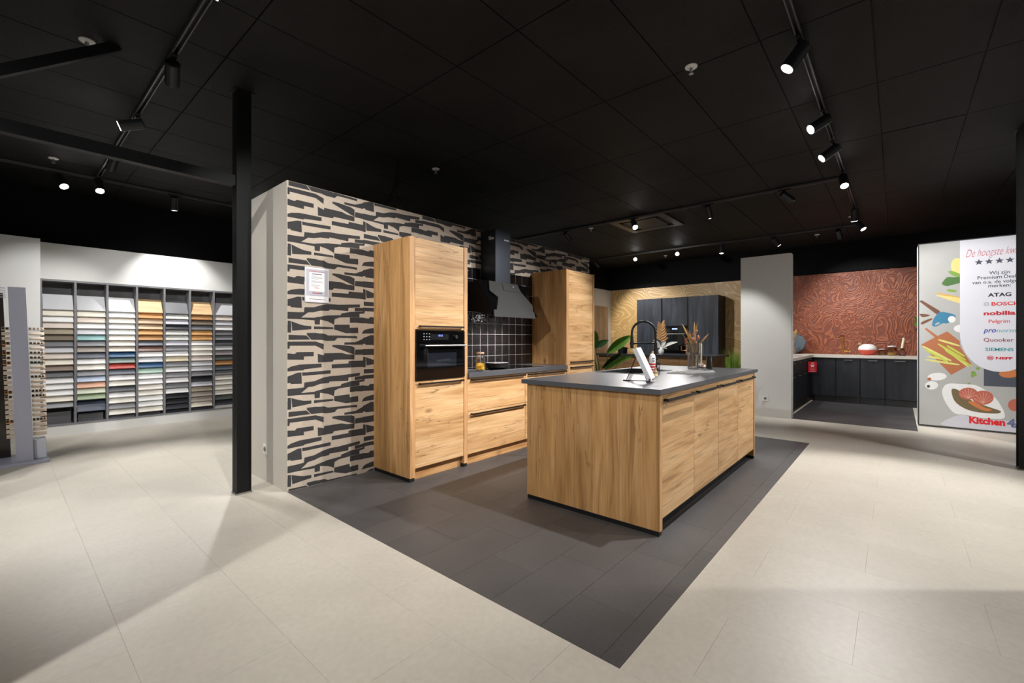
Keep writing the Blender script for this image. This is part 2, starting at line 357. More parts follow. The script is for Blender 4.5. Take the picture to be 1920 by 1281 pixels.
def text(name, s, mat, parent, origin, facing, height=None, width=None, align='CENTER', bold=0.0, shear=0.0, depth=.0006, spacing=1.0):
    """flat lettering; facing '-x' or '-y'; origin = baseline anchor in world"""
    cu = bpy.data.curves.new(name, 'FONT'); cu.body = s; cu.align_x = 'LEFT'; cu.shear = shear; cu.offset = bold; cu.space_character = spacing; cu.resolution_u = 3
    ob = bpy.data.objects.new(name+'_tmp', cu); COL.objects.link(ob)
    dg = bpy.context.evaluated_depsgraph_get(); me = bpy.data.meshes.new_from_object(ob.evaluated_get(dg))
    bpy.data.objects.remove(ob, do_unlink=True); bpy.data.curves.remove(cu)
    xs = [v.co.x for v in me.vertices]; ys = [v.co.y for v in me.vertices]
    x0, x1, h = min(xs), max(xs), max(ys)
    sy = (height/h) if height else None
    sx = (width/(x1-x0)) if width else sy
    if sy is None: sy = sx
    off = {'CENTER': (x0+x1)/2, 'LEFT': x0, 'RIGHT': x1}[align]
    o0 = Vector(origin)-top_of(parent).location
    for v in me.vertices:
        a, b2 = (v.co.x-off)*sx, v.co.y*sy
        v.co = o0+(Vector((0, -a, b2)) if facing == '-x' else Vector((a, 0, b2)))
    me.materials.clear(); me.materials.append(mat); me.name = name
    o = bpy.data.objects.new(name, me); COL.objects.link(o); o.parent = parent
    return o
def handle(name, parent, x0, x1, y, zc, mat=None, group=None):
    """bar handle on a front that faces -y: flat bar on two returns"""
    m = MB(); h = .008
    m.box(x0, x1, y-.034, y-.026, zc-h, zc+h); m.box(x0, x0+.012, y-.028, y, zc-h, zc+h); m.box(x1-.012, x1, y-.028, y, zc-h, zc+h)
    return m.build(name, mat or HANDLE, parent)
PAPER= [[(0.136,1.501),(0.218,1.506),(0.291,1.53),(0.357,1.54),(0.434,1.54),(0.641,1.554),(0.641,1.527),(0.529,1.516),(0.527,1.488),(0.353,1.493),(0.347,1.481),(0.27,1.479),(0.214,1.463),(0.167,1.46),(0.109,1.415),(0.222,1.417),(0.23,1.421),(0.336,1.441),(0.456,1.448),(0.46,1.463),(0.549,1.482),(0.672,1.489),(0.672,1.47),(0.637,1.467),(0.637,1.436),(0.54,1.435),(0.54,1.432),(0.443,1.427),(0.399,1.411),(0.393,1.362),(0.374,1.372),(0.336,1.389),(0.268,1.403),(0.266,1.361),(0.222,1.36),(0.22,1.395),(0.086,1.401),(0.0,1.401),(0.0,1.457),(0.086,1.458),(0.132,1.461)],[(0.59,1.519),(0.672,1.523),(0.672,1.492),(0.59,1.488)],[(0.542,1.433),(0.665,1.435),(0.672,1.434),(0.672,1.38),(0.599,1.386),(0.542,1.383)],[(0.03,1.382),(0.086,1.362),(0.128,1.35),(0.194,1.345),(0.194,1.32),(0.037,1.304)],[(0.0,1.356),(0.001,1.356),(0.001,1.386),(0.026,1.383),(0.029,1.353),(0.028,1.289),(0.0,1.289)],[(0.216,1.344),(0.311,1.342),(0.387,1.339),(0.387,1.323),(0.216,1.32)],[(0.395,1.362),(0.54,1.366),(0.542,1.338),(0.623,1.342),(0.625,1.291),(0.504,1.288),(0.395,1.321)],[(0.662,1.293),(0.672,1.301),(0.672,1.283),(0.665,1.283)],[(0.008,1.271),(0.151,1.267),(0.186,1.232),(0.008,1.23)],[(0.157,1.288),(0.23,1.289),(0.258,1.285),(0.303,1.284),(0.34,1.268),(0.417,1.268),(0.613,1.263),(0.613,1.24),(0.586,1.244),(0.425,1.246),(0.399,1.221),(0.319,1.221),(0.286,1.229),(0.194,1.23),(0.155,1.274)],[(0.0,1.215),(0.097,1.216),(0.23,1.216),(0.301,1.193),(0.299,1.145),(0.23,1.18),(0.019,1.182),(0.015,1.158),(0.0,1.158)],[(0.489,1.206),(0.595,1.208),(0.672,1.239),(0.672,1.184),(0.489,1.186)],[(0.378,1.185),(0.434,1.186),(0.554,1.174),(0.588,1.159),(0.588,1.096),(0.549,1.107),(0.447,1.145),(0.378,1.17)],[(0.595,1.14),(0.672,1.141),(0.672,1.092),(0.59,1.093)],[(0.075,1.129),(0.214,1.128),(0.214,1.092),(0.132,1.091),(0.132,1.064),(0.0,1.07),(0.0,1.121),(0.056,1.114)],[(0.303,1.114),(0.464,1.114),(0.513,1.1),(0.588,1.096),(0.586,1.052),(0.391,1.055),(0.382,1.039),(0.25,1.036),(0.248,1.111),(0.303,1.096)],[(0.0,0.998),(0.026,1.012),(0.097,1.026),(0.282,1.027),(0.282,0.995),(0.132,0.984),(0.132,0.977),(0.0,0.974)],[(0.0,0.933),(0.03,0.942),(0.079,0.96),(0.111,0.96),(0.115,0.867),(0.026,0.87),(0.023,0.88),(0.0,0.878)],[(0.117,0.96),(0.151,0.958),(0.363,0.966),(0.361,0.936),(0.119,0.931)],[(0.372,1.015),(0.527,1.018),(0.531,1.039),(0.672,1.038),(0.672,0.978),(0.627,0.98),(0.372,0.98)]]
PRINT= [('lemon',1,'yellow',[(-0.678,2.231),(-0.674,2.193),(-0.664,2.161),(-0.648,2.138),(-0.629,2.127),(-0.608,2.129),(-0.588,2.144),(-0.572,2.17),(-0.562,2.205),(-0.558,2.244),(-0.562,2.281),(-0.572,2.314),(-0.588,2.337),(-0.608,2.348),(-0.629,2.345),(-0.648,2.33),(-0.664,2.303),(-0.674,2.269)]),('leaf',1,'leaf',[(-0.519,2.175),(-0.571,2.18),(-0.672,2.109),(-0.672,2.073),(-0.585,2.096)]),('leaf',2,'dleaf',[(-0.463,2.008),(-0.519,2.102),(-0.585,2.086),(-0.672,2.088),(-0.672,2.007),(-0.585,1.988),(-0.526,1.967),(-0.489,1.98)]),('pod',1,'leaf',[(-0.508,1.911),(-0.541,1.929),(-0.622,1.903),(-0.607,1.878),(-0.549,1.888)]),('pasta',1,'pasta',[(-0.401,1.877),(-0.671,1.782),(-0.674,1.802),(-0.404,1.897)]),('pasta',2,'yellow',[(-0.408,1.837),(-0.672,1.774),(-0.673,1.794),(-0.41,1.858)]),('pasta',1,'pasta',[(-0.414,1.872),(-0.671,1.766),(-0.674,1.786),(-0.418,1.892)]),('pasta',2,'yellow',[(-0.421,1.833),(-0.671,1.758),(-0.674,1.778),(-0.424,1.853)]),('pasta',1,'pasta',[(-0.427,1.867),(-0.67,1.75),(-0.675,1.769),(-0.432,1.887)]),('pasta',2,'yellow',[(-0.435,1.828),(-0.671,1.741),(-0.674,1.761),(-0.438,1.848)]),('pasta',1,'pasta',[(-0.441,1.862),(-0.67,1.734),(-0.675,1.753),(-0.446,1.881)]),('pasta',2,'yellow',[(-0.448,1.823),(-0.671,1.725),(-0.674,1.745),(-0.452,1.843)]),('pasta',1,'pasta',[(-0.454,1.857),(-0.67,1.717),(-0.675,1.736),(-0.46,1.876)]),('pasta',2,'yellow',[(-0.461,1.818),(-0.67,1.709),(-0.675,1.728),(-0.466,1.837)]),('pasta',1,'pasta',[(-0.467,1.852),(-0.669,1.701),(-0.676,1.719),(-0.474,1.871)]),('handle',1,'brown',[(-0.235,1.776),(-0.263,1.79),(-0.444,1.633),(-0.467,1.554),(-0.421,1.576)]),('spoon',1,'brown',[(-0.235,1.594),(-0.275,1.598),(-0.368,1.573),(-0.267,1.539)]),('fork',1,'brown',[(-0.247,1.476),(-0.368,1.536),(-0.379,1.515),(-0.259,1.433)]),('cup',2,'blue',[(-0.379,1.515),(-0.444,1.628),(-0.585,1.581),(-0.615,1.539),(-0.526,1.448),(-0.474,1.46),(-0.414,1.409),(-0.364,1.42)]),('cuphole',3,'concrete',[(-0.395,1.446),(-0.436,1.476),(-0.455,1.46),(-0.406,1.425)]),('garlic',3,'white',[(-0.605,1.508),(-0.603,1.492),(-0.596,1.479),(-0.586,1.469),(-0.574,1.463),(-0.56,1.464),(-0.548,1.469),(-0.538,1.48),(-0.531,1.494),(-0.529,1.51),(-0.531,1.526),(-0.538,1.54),(-0.548,1.55),(-0.56,1.555),(-0.574,1.555),(-0.586,1.549),(-0.596,1.538),(-0.603,1.524)]),('egg',1,'white',[(-0.752,1.378),(-0.747,1.358),(-0.733,1.342),(-0.711,1.329),(-0.683,1.322),(-0.654,1.323),(-0.627,1.33),(-0.605,1.343),(-0.59,1.361),(-0.585,1.38),(-0.59,1.4),(-0.605,1.417),(-0.627,1.43),(-0.654,1.436),(-0.683,1.435),(-0.711,1.428),(-0.733,1.415),(-0.747,1.397)]),('board',1,'board',[(-0.255,1.157),(-0.397,1.261),(-0.289,1.385),(-0.313,1.391),(-0.425,1.28),(-0.522,1.343),(-0.643,1.211),(-0.651,1.123),(-0.756,0.902),(-0.562,0.743)]),('spear',2,'asp2',[(-0.427,1.216),(-0.644,1.129),(-0.65,1.155),(-0.433,1.243)]),('spear',3,'asp',[(-0.42,1.159),(-0.699,0.938),(-0.709,0.962),(-0.43,1.184)]),('spear',2,'asp2',[(-0.465,1.123),(-0.724,0.847),(-0.736,0.869),(-0.478,1.145)]),('spear',3,'asp',[(-0.494,1.071),(-0.76,0.853),(-0.77,0.877),(-0.504,1.095)]),('spear',2,'asp2',[(-0.265,1.125),(-0.558,0.92),(-0.567,0.945),(-0.275,1.151)]),('spear',3,'asp',[(-0.289,1.08),(-0.539,0.894),(-0.549,0.919),(-0.299,1.105)]),('spear',2,'asp2',[(-0.302,0.93),(-0.641,0.872),(-0.644,0.899),(-0.305,0.958)]),('spear',3,'asp',[(-0.512,1.135),(-0.69,0.987),(-0.7,1.011),(-0.522,1.159)]),('spear',2,'asp2',[(-0.321,0.976),(-0.561,0.932),(-0.564,0.959),(-0.324,1.004)]),('mushroom',1,'white',[(-0.517,0.722),(-0.512,0.703),(-0.496,0.685),(-0.471,0.67),(-0.439,0.66),(-0.406,0.655),(-0.373,0.658),(-0.347,0.666),(-0.329,0.68),(-0.322,0.698),(-0.328,0.717),(-0.344,0.736),(-0.37,0.751),(-0.402,0.761),(-0.436,0.765),(-0.467,0.763),(-0.493,0.754),(-0.51,0.74)]),('mushroom',2,'white',[(-0.432,0.589),(-0.428,0.569),(-0.416,0.55),(-0.398,0.536),(-0.376,0.527),(-0.353,0.525),(-0.331,0.531),(-0.313,0.543),(-0.301,0.56),(-0.297,0.58),(-0.301,0.601),(-0.313,0.62),(-0.331,0.634),(-0.353,0.642),(-0.376,0.644),(-0.398,0.638),(-0.416,0.626),(-0.428,0.609)]),('spot',3,'dark',[(-0.349,0.571),(-0.348,0.564),(-0.345,0.558),(-0.34,0.553),(-0.335,0.551),(-0.329,0.55),(-0.323,0.552),(-0.319,0.556),(-0.316,0.562),(-0.315,0.568),(-0.316,0.575),(-0.319,0.581),(-0.323,0.586),(-0.329,0.588),(-0.335,0.589),(-0.34,0.587),(-0.345,0.583),(-0.348,0.577)]),('spot',3,'board',[(-0.362,0.675),(-0.361,0.668),(-0.357,0.662),(-0.351,0.657),(-0.345,0.655),(-0.338,0.654),(-0.331,0.656),(-0.325,0.66),(-0.322,0.666),(-0.32,0.672),(-0.322,0.679),(-0.325,0.685),(-0.331,0.69),(-0.338,0.692),(-0.345,0.693),(-0.351,0.691),(-0.357,0.687),(-0.361,0.681)]),('caper',2,'leaf',[(-0.796,0.78),(-0.791,0.764),(-0.78,0.754),(-0.766,0.753),(-0.755,0.762),(-0.751,0.778),(-0.755,0.794),(-0.766,0.805),(-0.78,0.805),(-0.791,0.796)]),('caper',2,'leaf',[(-0.835,0.843),(-0.831,0.833),(-0.822,0.825),(-0.81,0.825),(-0.801,0.831),(-0.797,0.842),(-0.801,0.853),(-0.81,0.86),(-0.822,0.86),(-0.831,0.854)]),('caper',2,'leaf',[(-0.782,0.743),(-0.779,0.729),(-0.77,0.721),(-0.759,0.72),(-0.751,0.728),(-0.747,0.741),(-0.751,0.754),(-0.759,0.763),(-0.77,0.763),(-0.779,0.755)]),('caper',2,'leaf',[(-0.806,0.756),(-0.803,0.746),(-0.795,0.739),(-0.786,0.739),(-0.778,0.745),(-0.775,0.755),(-0.778,0.765),(-0.786,0.772),(-0.795,0.772),(-0.803,0.766)]),('caper',2,'leaf',[(-0.75,0.638),(-0.747,0.631),(-0.739,0.627),(-0.73,0.626),(-0.722,0.63),(-0.719,0.636),(-0.722,0.643),(-0.73,0.647),(-0.739,0.648),(-0.747,0.645)]),('tray',1,'slate',[(-0.871,0.882),(-1.308,0.899),(-1.308,0.614),(-0.871,0.613)]),('roast',2,'roast',[(-1.184,0.794),(-1.179,0.774),(-1.164,0.756),(-1.141,0.742),(-1.112,0.734),(-1.082,0.732),(-1.053,0.737),(-1.029,0.749),(-1.013,0.765),(-1.008,0.785),(-1.013,0.805),(-1.029,0.823),(-1.053,0.837),(-1.082,0.845),(-1.112,0.846),(-1.141,0.841),(-1.164,0.829),(-1.179,0.813)]),('paper',1,'white',[(-0.462,0.508),(-0.508,0.626),(-0.669,0.624),(-0.816,0.622),(-0.983,0.464),(-1.057,0.291),(-1.065,0.184),(-0.825,0.181),(-0.704,0.21),(-0.589,0.204),(-0.499,0.359)]),('fish',2,'fish',[(-0.553,0.56),(-0.634,0.547),(-0.739,0.406),(-0.942,0.327),(-1.04,0.289),(-0.992,0.248),(-0.739,0.257),(-0.589,0.367)]),('fish',3,'roast',[(-0.704,0.39),(-0.773,0.403),(-0.875,0.321),(-0.95,0.31),(-0.926,0.277),(-0.842,0.287)]),('shell',3,'shell',[(-0.816,0.505),(-0.811,0.477),(-0.795,0.451),(-0.771,0.431),(-0.742,0.419),(-0.71,0.416),(-0.68,0.423),(-0.655,0.439),(-0.639,0.463),(-0.634,0.49),(-0.639,0.519),(-0.655,0.545),(-0.68,0.565),(-0.71,0.577),(-0.742,0.579),(-0.771,0.572),(-0.795,0.556),(-0.811,0.532)]),('shellrib',4,'shelll',[(-0.727,0.429),(-0.803,0.485),(-0.802,0.491),(-0.725,0.435)]),('shellrib',4,'shelll',[(-0.727,0.43),(-0.787,0.524),(-0.784,0.528),(-0.724,0.434)]),('shellrib',4,'shelll',[(-0.728,0.431),(-0.761,0.55),(-0.757,0.552),(-0.724,0.433)]),('shellrib',4,'shelll',[(-0.728,0.432),(-0.731,0.559),(-0.726,0.559),(-0.724,0.432)]),('shellrib',4,'shelll',[(-0.728,0.433),(-0.699,0.55),(-0.695,0.548),(-0.724,0.431)]),('shellrib',4,'shelll',[(-0.727,0.434),(-0.671,0.525),(-0.668,0.52),(-0.724,0.43)]),('shellrib',4,'shelll',[(-0.727,0.435),(-0.651,0.485),(-0.649,0.48),(-0.725,0.429)]),('shell',3,'shell',[(-0.961,0.462),(-0.955,0.429),(-0.938,0.4),(-0.912,0.376),(-0.88,0.362),(-0.845,0.358),(-0.813,0.366),(-0.786,0.385),(-0.768,0.413),(-0.762,0.445),(-0.768,0.479),(-0.786,0.509),(-0.813,0.532),(-0.845,0.546),(-0.88,0.549),(-0.912,0.54),(-0.938,0.521),(-0.955,0.494)]),('shellrib',4,'shelll',[(-0.864,0.375),(-0.947,0.44),(-0.945,0.445),(-0.862,0.38)]),('shellrib',4,'shelll',[(-0.864,0.376),(-0.929,0.485),(-0.926,0.489),(-0.861,0.379)]),('shellrib',4,'shelll',[(-0.865,0.377),(-0.901,0.515),(-0.897,0.517),(-0.861,0.378)]),('shellrib',4,'shelll',[(-0.865,0.378),(-0.868,0.525),(-0.863,0.525),(-0.861,0.377)]),('shellrib',4,'shelll',[(-0.865,0.379),(-0.833,0.515),(-0.829,0.513),(-0.861,0.376)]),('shellrib',4,'shelll',[(-0.864,0.38),(-0.803,0.485),(-0.8,0.481),(-0.861,0.375)]),('shellrib',4,'shelll',[(-0.864,0.38),(-0.781,0.439),(-0.779,0.433),(-0.862,0.375)]),('shell',1,'shell',[(-1.201,0.389),(-1.198,0.362),(-1.188,0.338),(-1.173,0.319),(-1.154,0.307),(-1.135,0.305),(-1.116,0.313),(-1.101,0.329),(-1.091,0.351),(-1.087,0.378),(-1.091,0.405),(-1.101,0.43),(-1.116,0.448),(-1.135,0.459),(-1.154,0.461),(-1.173,0.454),(-1.188,0.438),(-1.198,0.415)]),('sector',2,'lgrey',[(-0.421,0.018),(-0.499,0.111),(-0.607,0.187),(-0.695,0.209),(-0.756,0.166),(-1.204,0.177),(-1.204,0.03)])]
# ================================================================== THE SETTING
CZ = 3.22
def project(x, y, z):
    d = Vector((x, y, z))-Vector((0, 0, CAM_H)); k = d.dot(FW)
    if k < .15: return None
    return 960+834*d.dot(RT)/k, 636-834*d.z/k, k
def in_view(x0, x1, y0, y1, z):
    for x in (x0, (x0+x1)/2, x1):
        for y in (y0, (y0+y1)/2, y1):
            p = project(x, y, z)
            if p and -60 < p[0] < 1980 and -60 < p[1] < 1341: return True
    return False
def minus(rects, e):
    out = []
    for (a, b, c, d) in rects:
        x0, x1, y0, y1 = max(a, e[0]), min(b, e[1]), max(c, e[2]), min(d, e[3])
        if x0 >= x1 or y0 >= y1: out.append((a, b, c, d)); continue
        if a < x0: out.append((a, x0, c, d))
        if x1 < b: out.append((x1, b, c, d))
        if c < y0: out.append((x0, x1, c, y0))
        if y1 < d: out.append((x0, x1, y1, d))
    return [r for r in out if r[1]-r[0] > .004 and r[3]-r[2] > .004]
floor = struct('floor', MB().box(-4.5, 11.6, -4.5, 8.6, -.12, -.006), BEIGE)
ZONE = (1.5245, 6.31, .787, 3.728)            # dark tiled island of the oak kitchen
ZONE2 = (8.06, 11.3, -.21, 1.29)              # dark plank floor of the copper kitchen
SHARED = {}
def lay(name, rects, full, mat, g=.00035):
    rects = [(a+g, b-g, c+g, d-g) for a, b, c, d in rects]
    if len(rects) == 1 and full:
        a, b, c, d = rects[0]; key = (name, round(b-a, 4), round(d-c, 4))
        if key not in SHARED:
            o = MB().box(0, b-a, 0, d-c, -.006, 0).build(name, mat, floor, local=True); SHARED[key] = o
        else: o = copy_obj(SHARED[key], floor)
        o.location = (a, c, 0)
    else:
        m = MB()
        for a, b, c, d in rects: m.box(a, b, c, d, -.006, 0)
        m.build(name, mat, floor)
TW, TL = .445, .87
for i in range(-1, 25):
    x0 = .335-TW+i*TW
    for j in range(-5, 9):
        y0 = 2.305+j*TL+(TL/2 if i % 2 else 0)
        r = (x0, x0+TW, y0, y0+TL)
        if r[0] > 11.4 or r[2] > 8.1 or not in_view(*r, 0): continue
        q = minus(minus([r], ZONE), ZONE2)
        q = minus(q, (1.53, 6.18, 3.73, 4.76))
        if q: lay('floor_tile', q, q == [r], BEIGE)
DW, DL = .2925, .585
j = 0; y0 = ZONE[2]-.2088
while y0 < ZONE[3]:
    x0 = ZONE[0]-(.265 if j % 2 else .0)
    while x0 < ZONE[1]:
        a, b, c, d = max(x0, ZONE[0]), min(x0+DL, ZONE[1]), max(y0, ZONE[2]), min(y0+DW, ZONE[3])
        if b-a > .01 and d-c > .01: lay('dark_floor_tile', [(a, b, c, d)], True, DARKTILE, .0007)
        x0 += DL
    y0 += DW; j += 1
j = 0; x0 = ZONE2[0]
while x0 < ZONE2[1]:
    y0 = ZONE2[2]-(.0, .55, .28)[j % 3]
    while y0 < ZONE2[3]:
        a, b, c, d = x0, min(x0+.18, ZONE2[1]), max(y0, ZONE2[2]), min(y0+.9, ZONE2[3])
        if d-c > .01 and b-a > .01: lay('dark_floor_plank', [(a, b, c, d)], True, DARKPLANK)
        y0 += .9
    x0 += .18; j += 1
# ceiling with lay-in panels
ceiling = struct('ceiling', MB().box(-4.5, 11.6, -4.5, 8.6, CZ+.012, CZ+.15), CEILGRID)
PX, PY = 1.1335, .5765
pan0 = None
for i in range(-2, 10):
    x0 = 1.05+i*PX-PX
    for j in range(-9, 17):
        y0 = .115+j*PY-PY
        if x0 > 11.4 or y0 > 8.5 or not in_view(x0, x0+PX, y0, y0+PY, CZ): continue
        if pan0 is None:
            pan0 = MB().box(.0035, PX-.0035, .0035, PY-.0035, 0, .012).build('ceiling_panel', CEIL, ceiling, local=True, bevel=.0015); o = pan0
        else: o = copy_obj(pan0, ceiling)
        o.location = (x0, y0, CZ)
        if abs(x0-5.58) < .1 and abs(y0+.4615) < .1: o.rotation_euler = (0, math.radians(.9), 0); o.location.z += -.004   # one panel hangs loose
# perimeter walls
struct('wall_back', MB().box(11.30, 11.45, -4.5, 8.6, 2.60, CZ+.01), BLACKWALL)
wbg = struct('wall_back_gold', MB().box(11.30, 11.45, 1.90, 6.11, 0, 2.60), GOLDPAPER)
wbc = struct('wall_back_copper', MB().box(11.30, 11.45, -.60, 1.90, 0, 2.615), COPPERPAPER)
struct('wall_back_right', MB().box(11.30, 11.45, -4.5, -.60, 0, 2.60), BLACKWALL)
struct('wall_side', MB().box(8.9, 11.30, 6.11, 6.25, 0, 2.60), WHITE)
struct('wall_side_upper', MB().box(8.9, 11.30, 6.13, 6.25, 2.60, CZ+.01), BLACKWALL)
dr = struct('door_1', MB().box(10.3, 11.06, 6.075, 6.11, 0.004, 2.13), PALEWOOD)
struct('handle', MB().tube([(10.42, 6.075, 1.0), (10.42, 6.03, 1.0), (10.53, 6.03, 1.0)], .009), CHROME, dr)
struct('wall_left', MB().box(-4.5, 8.9, 8.40, 8.55, 0, CZ+.01), BLACKWALL)
struct('wall_sample_top', MB().box(.33, 3.6, 8.09, 8.38, 1.996, 2.452), WHITE)
struct('wall_sample_base', MB().box(.33, 3.6, 8.09, 8.38, 0, .123), WHITE)
struct('wall_sample_right', MB().box(2.532, 3.6, 8.09, 8.38, .123, 1.996), WHITE)
struct('wall_sample_left', MB().box(-1.6, .33, 7.84, 8.30, 0, 2.452), WHITE)
struct('wall_right', MB().box(6.0, 11.3, -3.2, -3.05, 0, CZ+.01), BLACKWALL)
# the papered partition of the oak kitchen
wk = struct('wall_kitchen', MB().box(1.5245, 6.19, 3.734, 4.765, 0, 2.52), CREAMW)
face = MB().box(1.5245, 6.19, 3.728, 3.734, 0, 2.522).build('wallpaper', PAPERL, wk)
pm = MB()
def clip_poly(poly, ax, k, keep_ge):
    out = []; n = len(poly)
    for i in range(n):
        a, b = poly[i], poly[(i+1) % n]; ia = (a[ax] >= k) == keep_ge; ib = (b[ax] >= k) == keep_ge
        if ia: out.append(a)
        if ia != ib:
            t = (k-a[ax])/(b[ax]-a[ax]); out.append((a[0]+t*(b[0]-a[0]), a[1]+t*(b[1]-a[1])))
    return out
for c in range(0, 7):
    for r in range(-3, 5):
        dx = 1.53+c*.672; dz = r*.626+(.313 if c % 2 else 0)
        for poly in PAPER:
            q = [(a+dx, b+dz) for a, b in poly]
            for ax, k, ge in ((0, 1.5255, True), (0, 6.189, False), (1, .002, True), (1, 2.520, False)):
                if len(q) > 2: q = clip_poly(q, ax, k, ge)
            if len(q) > 2:
                pm.add([(a, 3.7274, b) for a, b in q], [tuple(range(len(q)))])
pr = pm.build('wallpaper_print', PAPERD, face)
# white pillar between the kitchens, partition that carries the banner
struct('wall_pillar', MB().box(8.05, 8.22, 1.245, 1.96, 0, 2.575), WHITE)
struct('wall_banner', MB().box(8.64, 8.95, -3.0, -.222, 0, 2.58), WHITE)
def outlet(name, label, cx, cy, cz, facing_x=True):
    t = thing(name, label, 'socket', (cx, cy, cz))
    p = MB().box(cx-.008, cx, cy-.042, cy+.042, cz-.042, cz+.042).build('cover_plate', PLASTICW, t, bevel=.002)
    MB().cone((cx-.0105, cy, cz), (cx-.0078, cy, cz), .021, .021, 16).build('socket_well', plain('socket_grey', rgb(120, 118, 114), .6), p)
    return t
outlet('wall_socket', 'white wall socket low on the end of the papered partition beside the steel column', 1.5245, 4.162, .278)
outlet('wall_socket', 'white wall socket low on the white pillar between two kitchens', 8.05, 1.60, .287)
# ================================================================== BLACK STEEL FRAME
def column(label, x0, x1, y0, y1):
    t = thing('steel_column', label, 'column', ((x0+x1)/2, (y0+y1)/2, 0))
    m = MB(); w = .008
    m.box(x0, x0+w+.004, y0, y1, .012, CZ-.006); m.box(x1-w, x1, y0, y1, .012, CZ-.006); m.box(x0, x1, (y0+y1)/2-.004, (y0+y1)/2+.004, .012, CZ-.006)
    m.box(x0+.006, x1-.002, y0+.004, y0+.012, .012, CZ-.006)
    m.build('shaft', STEEL, t)
    MB().box(x0-.004, x1+.004, y0-.004, y1+.004, 0, .012).build('base_plate', plain('scuffed_steel', rgb(120, 116, 108), .6), t)
    MB().box(x0-.02, x1+.02, y0-.02, y1+.02, CZ-.006, CZ).build('head_plate', STEEL, t)
    return t
column('black steel column standing on the pale floor in front of the papered partition end', 1.232, 1.338, 3.945, 4.045)
column('black steel column at the right edge in front of the brand banner', 6.292, 6.43, -.985, -.866)
column('black steel column out of view at the far end of the horizontal beam', -1.41, -1.304, 3.945, 4.045)
fr = single('steel_beam', MB().box(-1.3, 1.229, 3.965, 4.03, 2.455, 2.535), STEEL, 'black horizontal steel beam joined to the steel column below the ceiling', 'beam', (0, 4.0, 2.455))
A, B = Vector((.53, 3.99, CZ-.002)), Vector((-.36, 3.99, 2.53))
d = (B-A).normalized(); nrm = Vector((-d.z, 0, d.x))
bm_ = MB(); poly = [A+nrm*.03, B+nrm*.03, B-nrm*.03, A-nrm*.03]
bm_.prism([(p.x, p.z) for p in poly], 1, 3.967, 4.012)
single('steel_brace', bm_, STEEL, 'short black diagonal steel brace between ceiling and horizontal beam', 'brace', (0, 3.99, 2.8))

# unseen partitions added beside the viewer; their ends shape the floor shadows
struct('wall_added_blocker_left', MB().box(-1.10, -1.0, 1.92, 3.00, 0, 2.52), CREAMW)
struct('wall_added_blocker_right', MB().box(1.5, 4.105, -1.53, -1.43, 0, 2.52), CREAMW)
# ================================================================== OAK KITCHEN, WALL RUN
YF = 3.165
def oven(parent, x0, x1, z0, z1, y):
    t = thing('built_in_oven', 'black glass built-in oven with blue display in the oak tall cabinet', 'oven', ((x0+x1)/2, y, z0))
    MB().box(x0+.002, x1-.002, y+.004, y+.5, z0+.002, z1-.002).build('housing', BLACK, t)
    p = MB().box(x0+.002, x1-.002, y-.018, y+.004, z1-.105, z1-.002).build('control_panel', GLASSBLACK, t)
    MB().box((x0+x1)/2-.13, (x0+x1)/2+.08, y-.0195, y-.018, z1-.082, z1-.03).build('display_field', plain('display_black', rgb(26, 26, 30), .2), p)
    text('clock_digits', '10:12', BLUELED, p, ((x0+x1)/2-.015, y-.0205, z1-.052), '-y', height=.016)
    ic = plain('icon_grey', rgb(150, 150, 150), .5)
    k = MB()
    for i in range(3):
        for j in range(3): k.box(x0+.08+i*.03, x0+.092+i*.03, y-.0192, y-.018, z1-.085+j*.026, z1-.077+j*.026)
    k.build('touch_symbols', ic, p)
    MB().cone((x1-.12, y-.019, z1-.055), (x1-.12, y-.036, z1-.055), .019, .017, 20).build('knob', MATTBLACK, p, smooth=True)
    d = MB().box(x0+.002, x1-.002, y-.02, y+.004, z0+.002, z1-.109).build('door', GLASSBLACK, t)
    MB().box(x0+.12, x1-.11, y-.0212, y-.020, z0+.11, z1-.2).build('door_window', plain('oven_window', rgb(30, 34, 40), .03, coat=1), d)
    h = MB(); h.cone((x0+.07, y-.055, z1-.135), (x1-.02, y-.055, z1-.135), .0085, .0085, 12)
    for xx in (x0+.09, x1-.045): h.box(xx-.006, xx+.006, y-.055, y-.02, z1-.14, z1-.13)
    h.build('door_handle', CHROME, d, smooth=True)
    return t
# tall oven cabinet
t = thing('tall_oven_cabinet', 'tall oak cabinet with built-in oven, left end of the kitchen run', 'cabinet', (2.65, 3.45, 0))
X0, X1 = 2.313, 2.991
MB().box(X0, X0+.056, YF, 3.727, .032, 2.125).build('side_panel', OAK_V, t, bevel=.0015)
MB().box(X0+.001, X0+.055, YF-.0012, YF, .033, 2.124).build('edge_band', OAK_E, t)
MB().box(X0+.004, X0+.052, YF+.006, 3.72, 0, .032).build('foot_rail', BLACK, t)
MB().box(X1-.046, X1, YF, 3.727, .032, 2.125).build('side_panel', OAK_V, t, bevel=.0015)
MB().box(X1-.045, X1-.001, YF-.0012, YF, .033, 2.124).build('edge_band', OAK_E, t)
MB().box(X1-.044, X1-.002, YF+.006, 3.72, 0, .032).build('foot_rail', BLACK, t)
a, b = X0+.056, X1-.046
MB().box(a, b, 3.19, 3.727, 2.100, 2.125).box(a, b, 3.69, 3.727, .1, 2.1).box(a, b, 3.19, 3.69, 1.312, 1.33).box(a, b, 3.19, 3.69, .858, .874).box(a, b, 3.19, 3.69, .105, .123).build('carcass', OAK_P, t)
d1 = MB().box(a+.002, b-.002, YF+.004, YF+.024, 1.322, 2.121).build('door', OAK_H, t, bevel=.0012)
handle('handle', d1, a+.04, b-.02, YF+.004, 1.348)
d2 = MB().box(a+.002, b-.002, YF+.004, YF+.024, .108, .870).build('door', OAK_H, t, bevel=.0012)
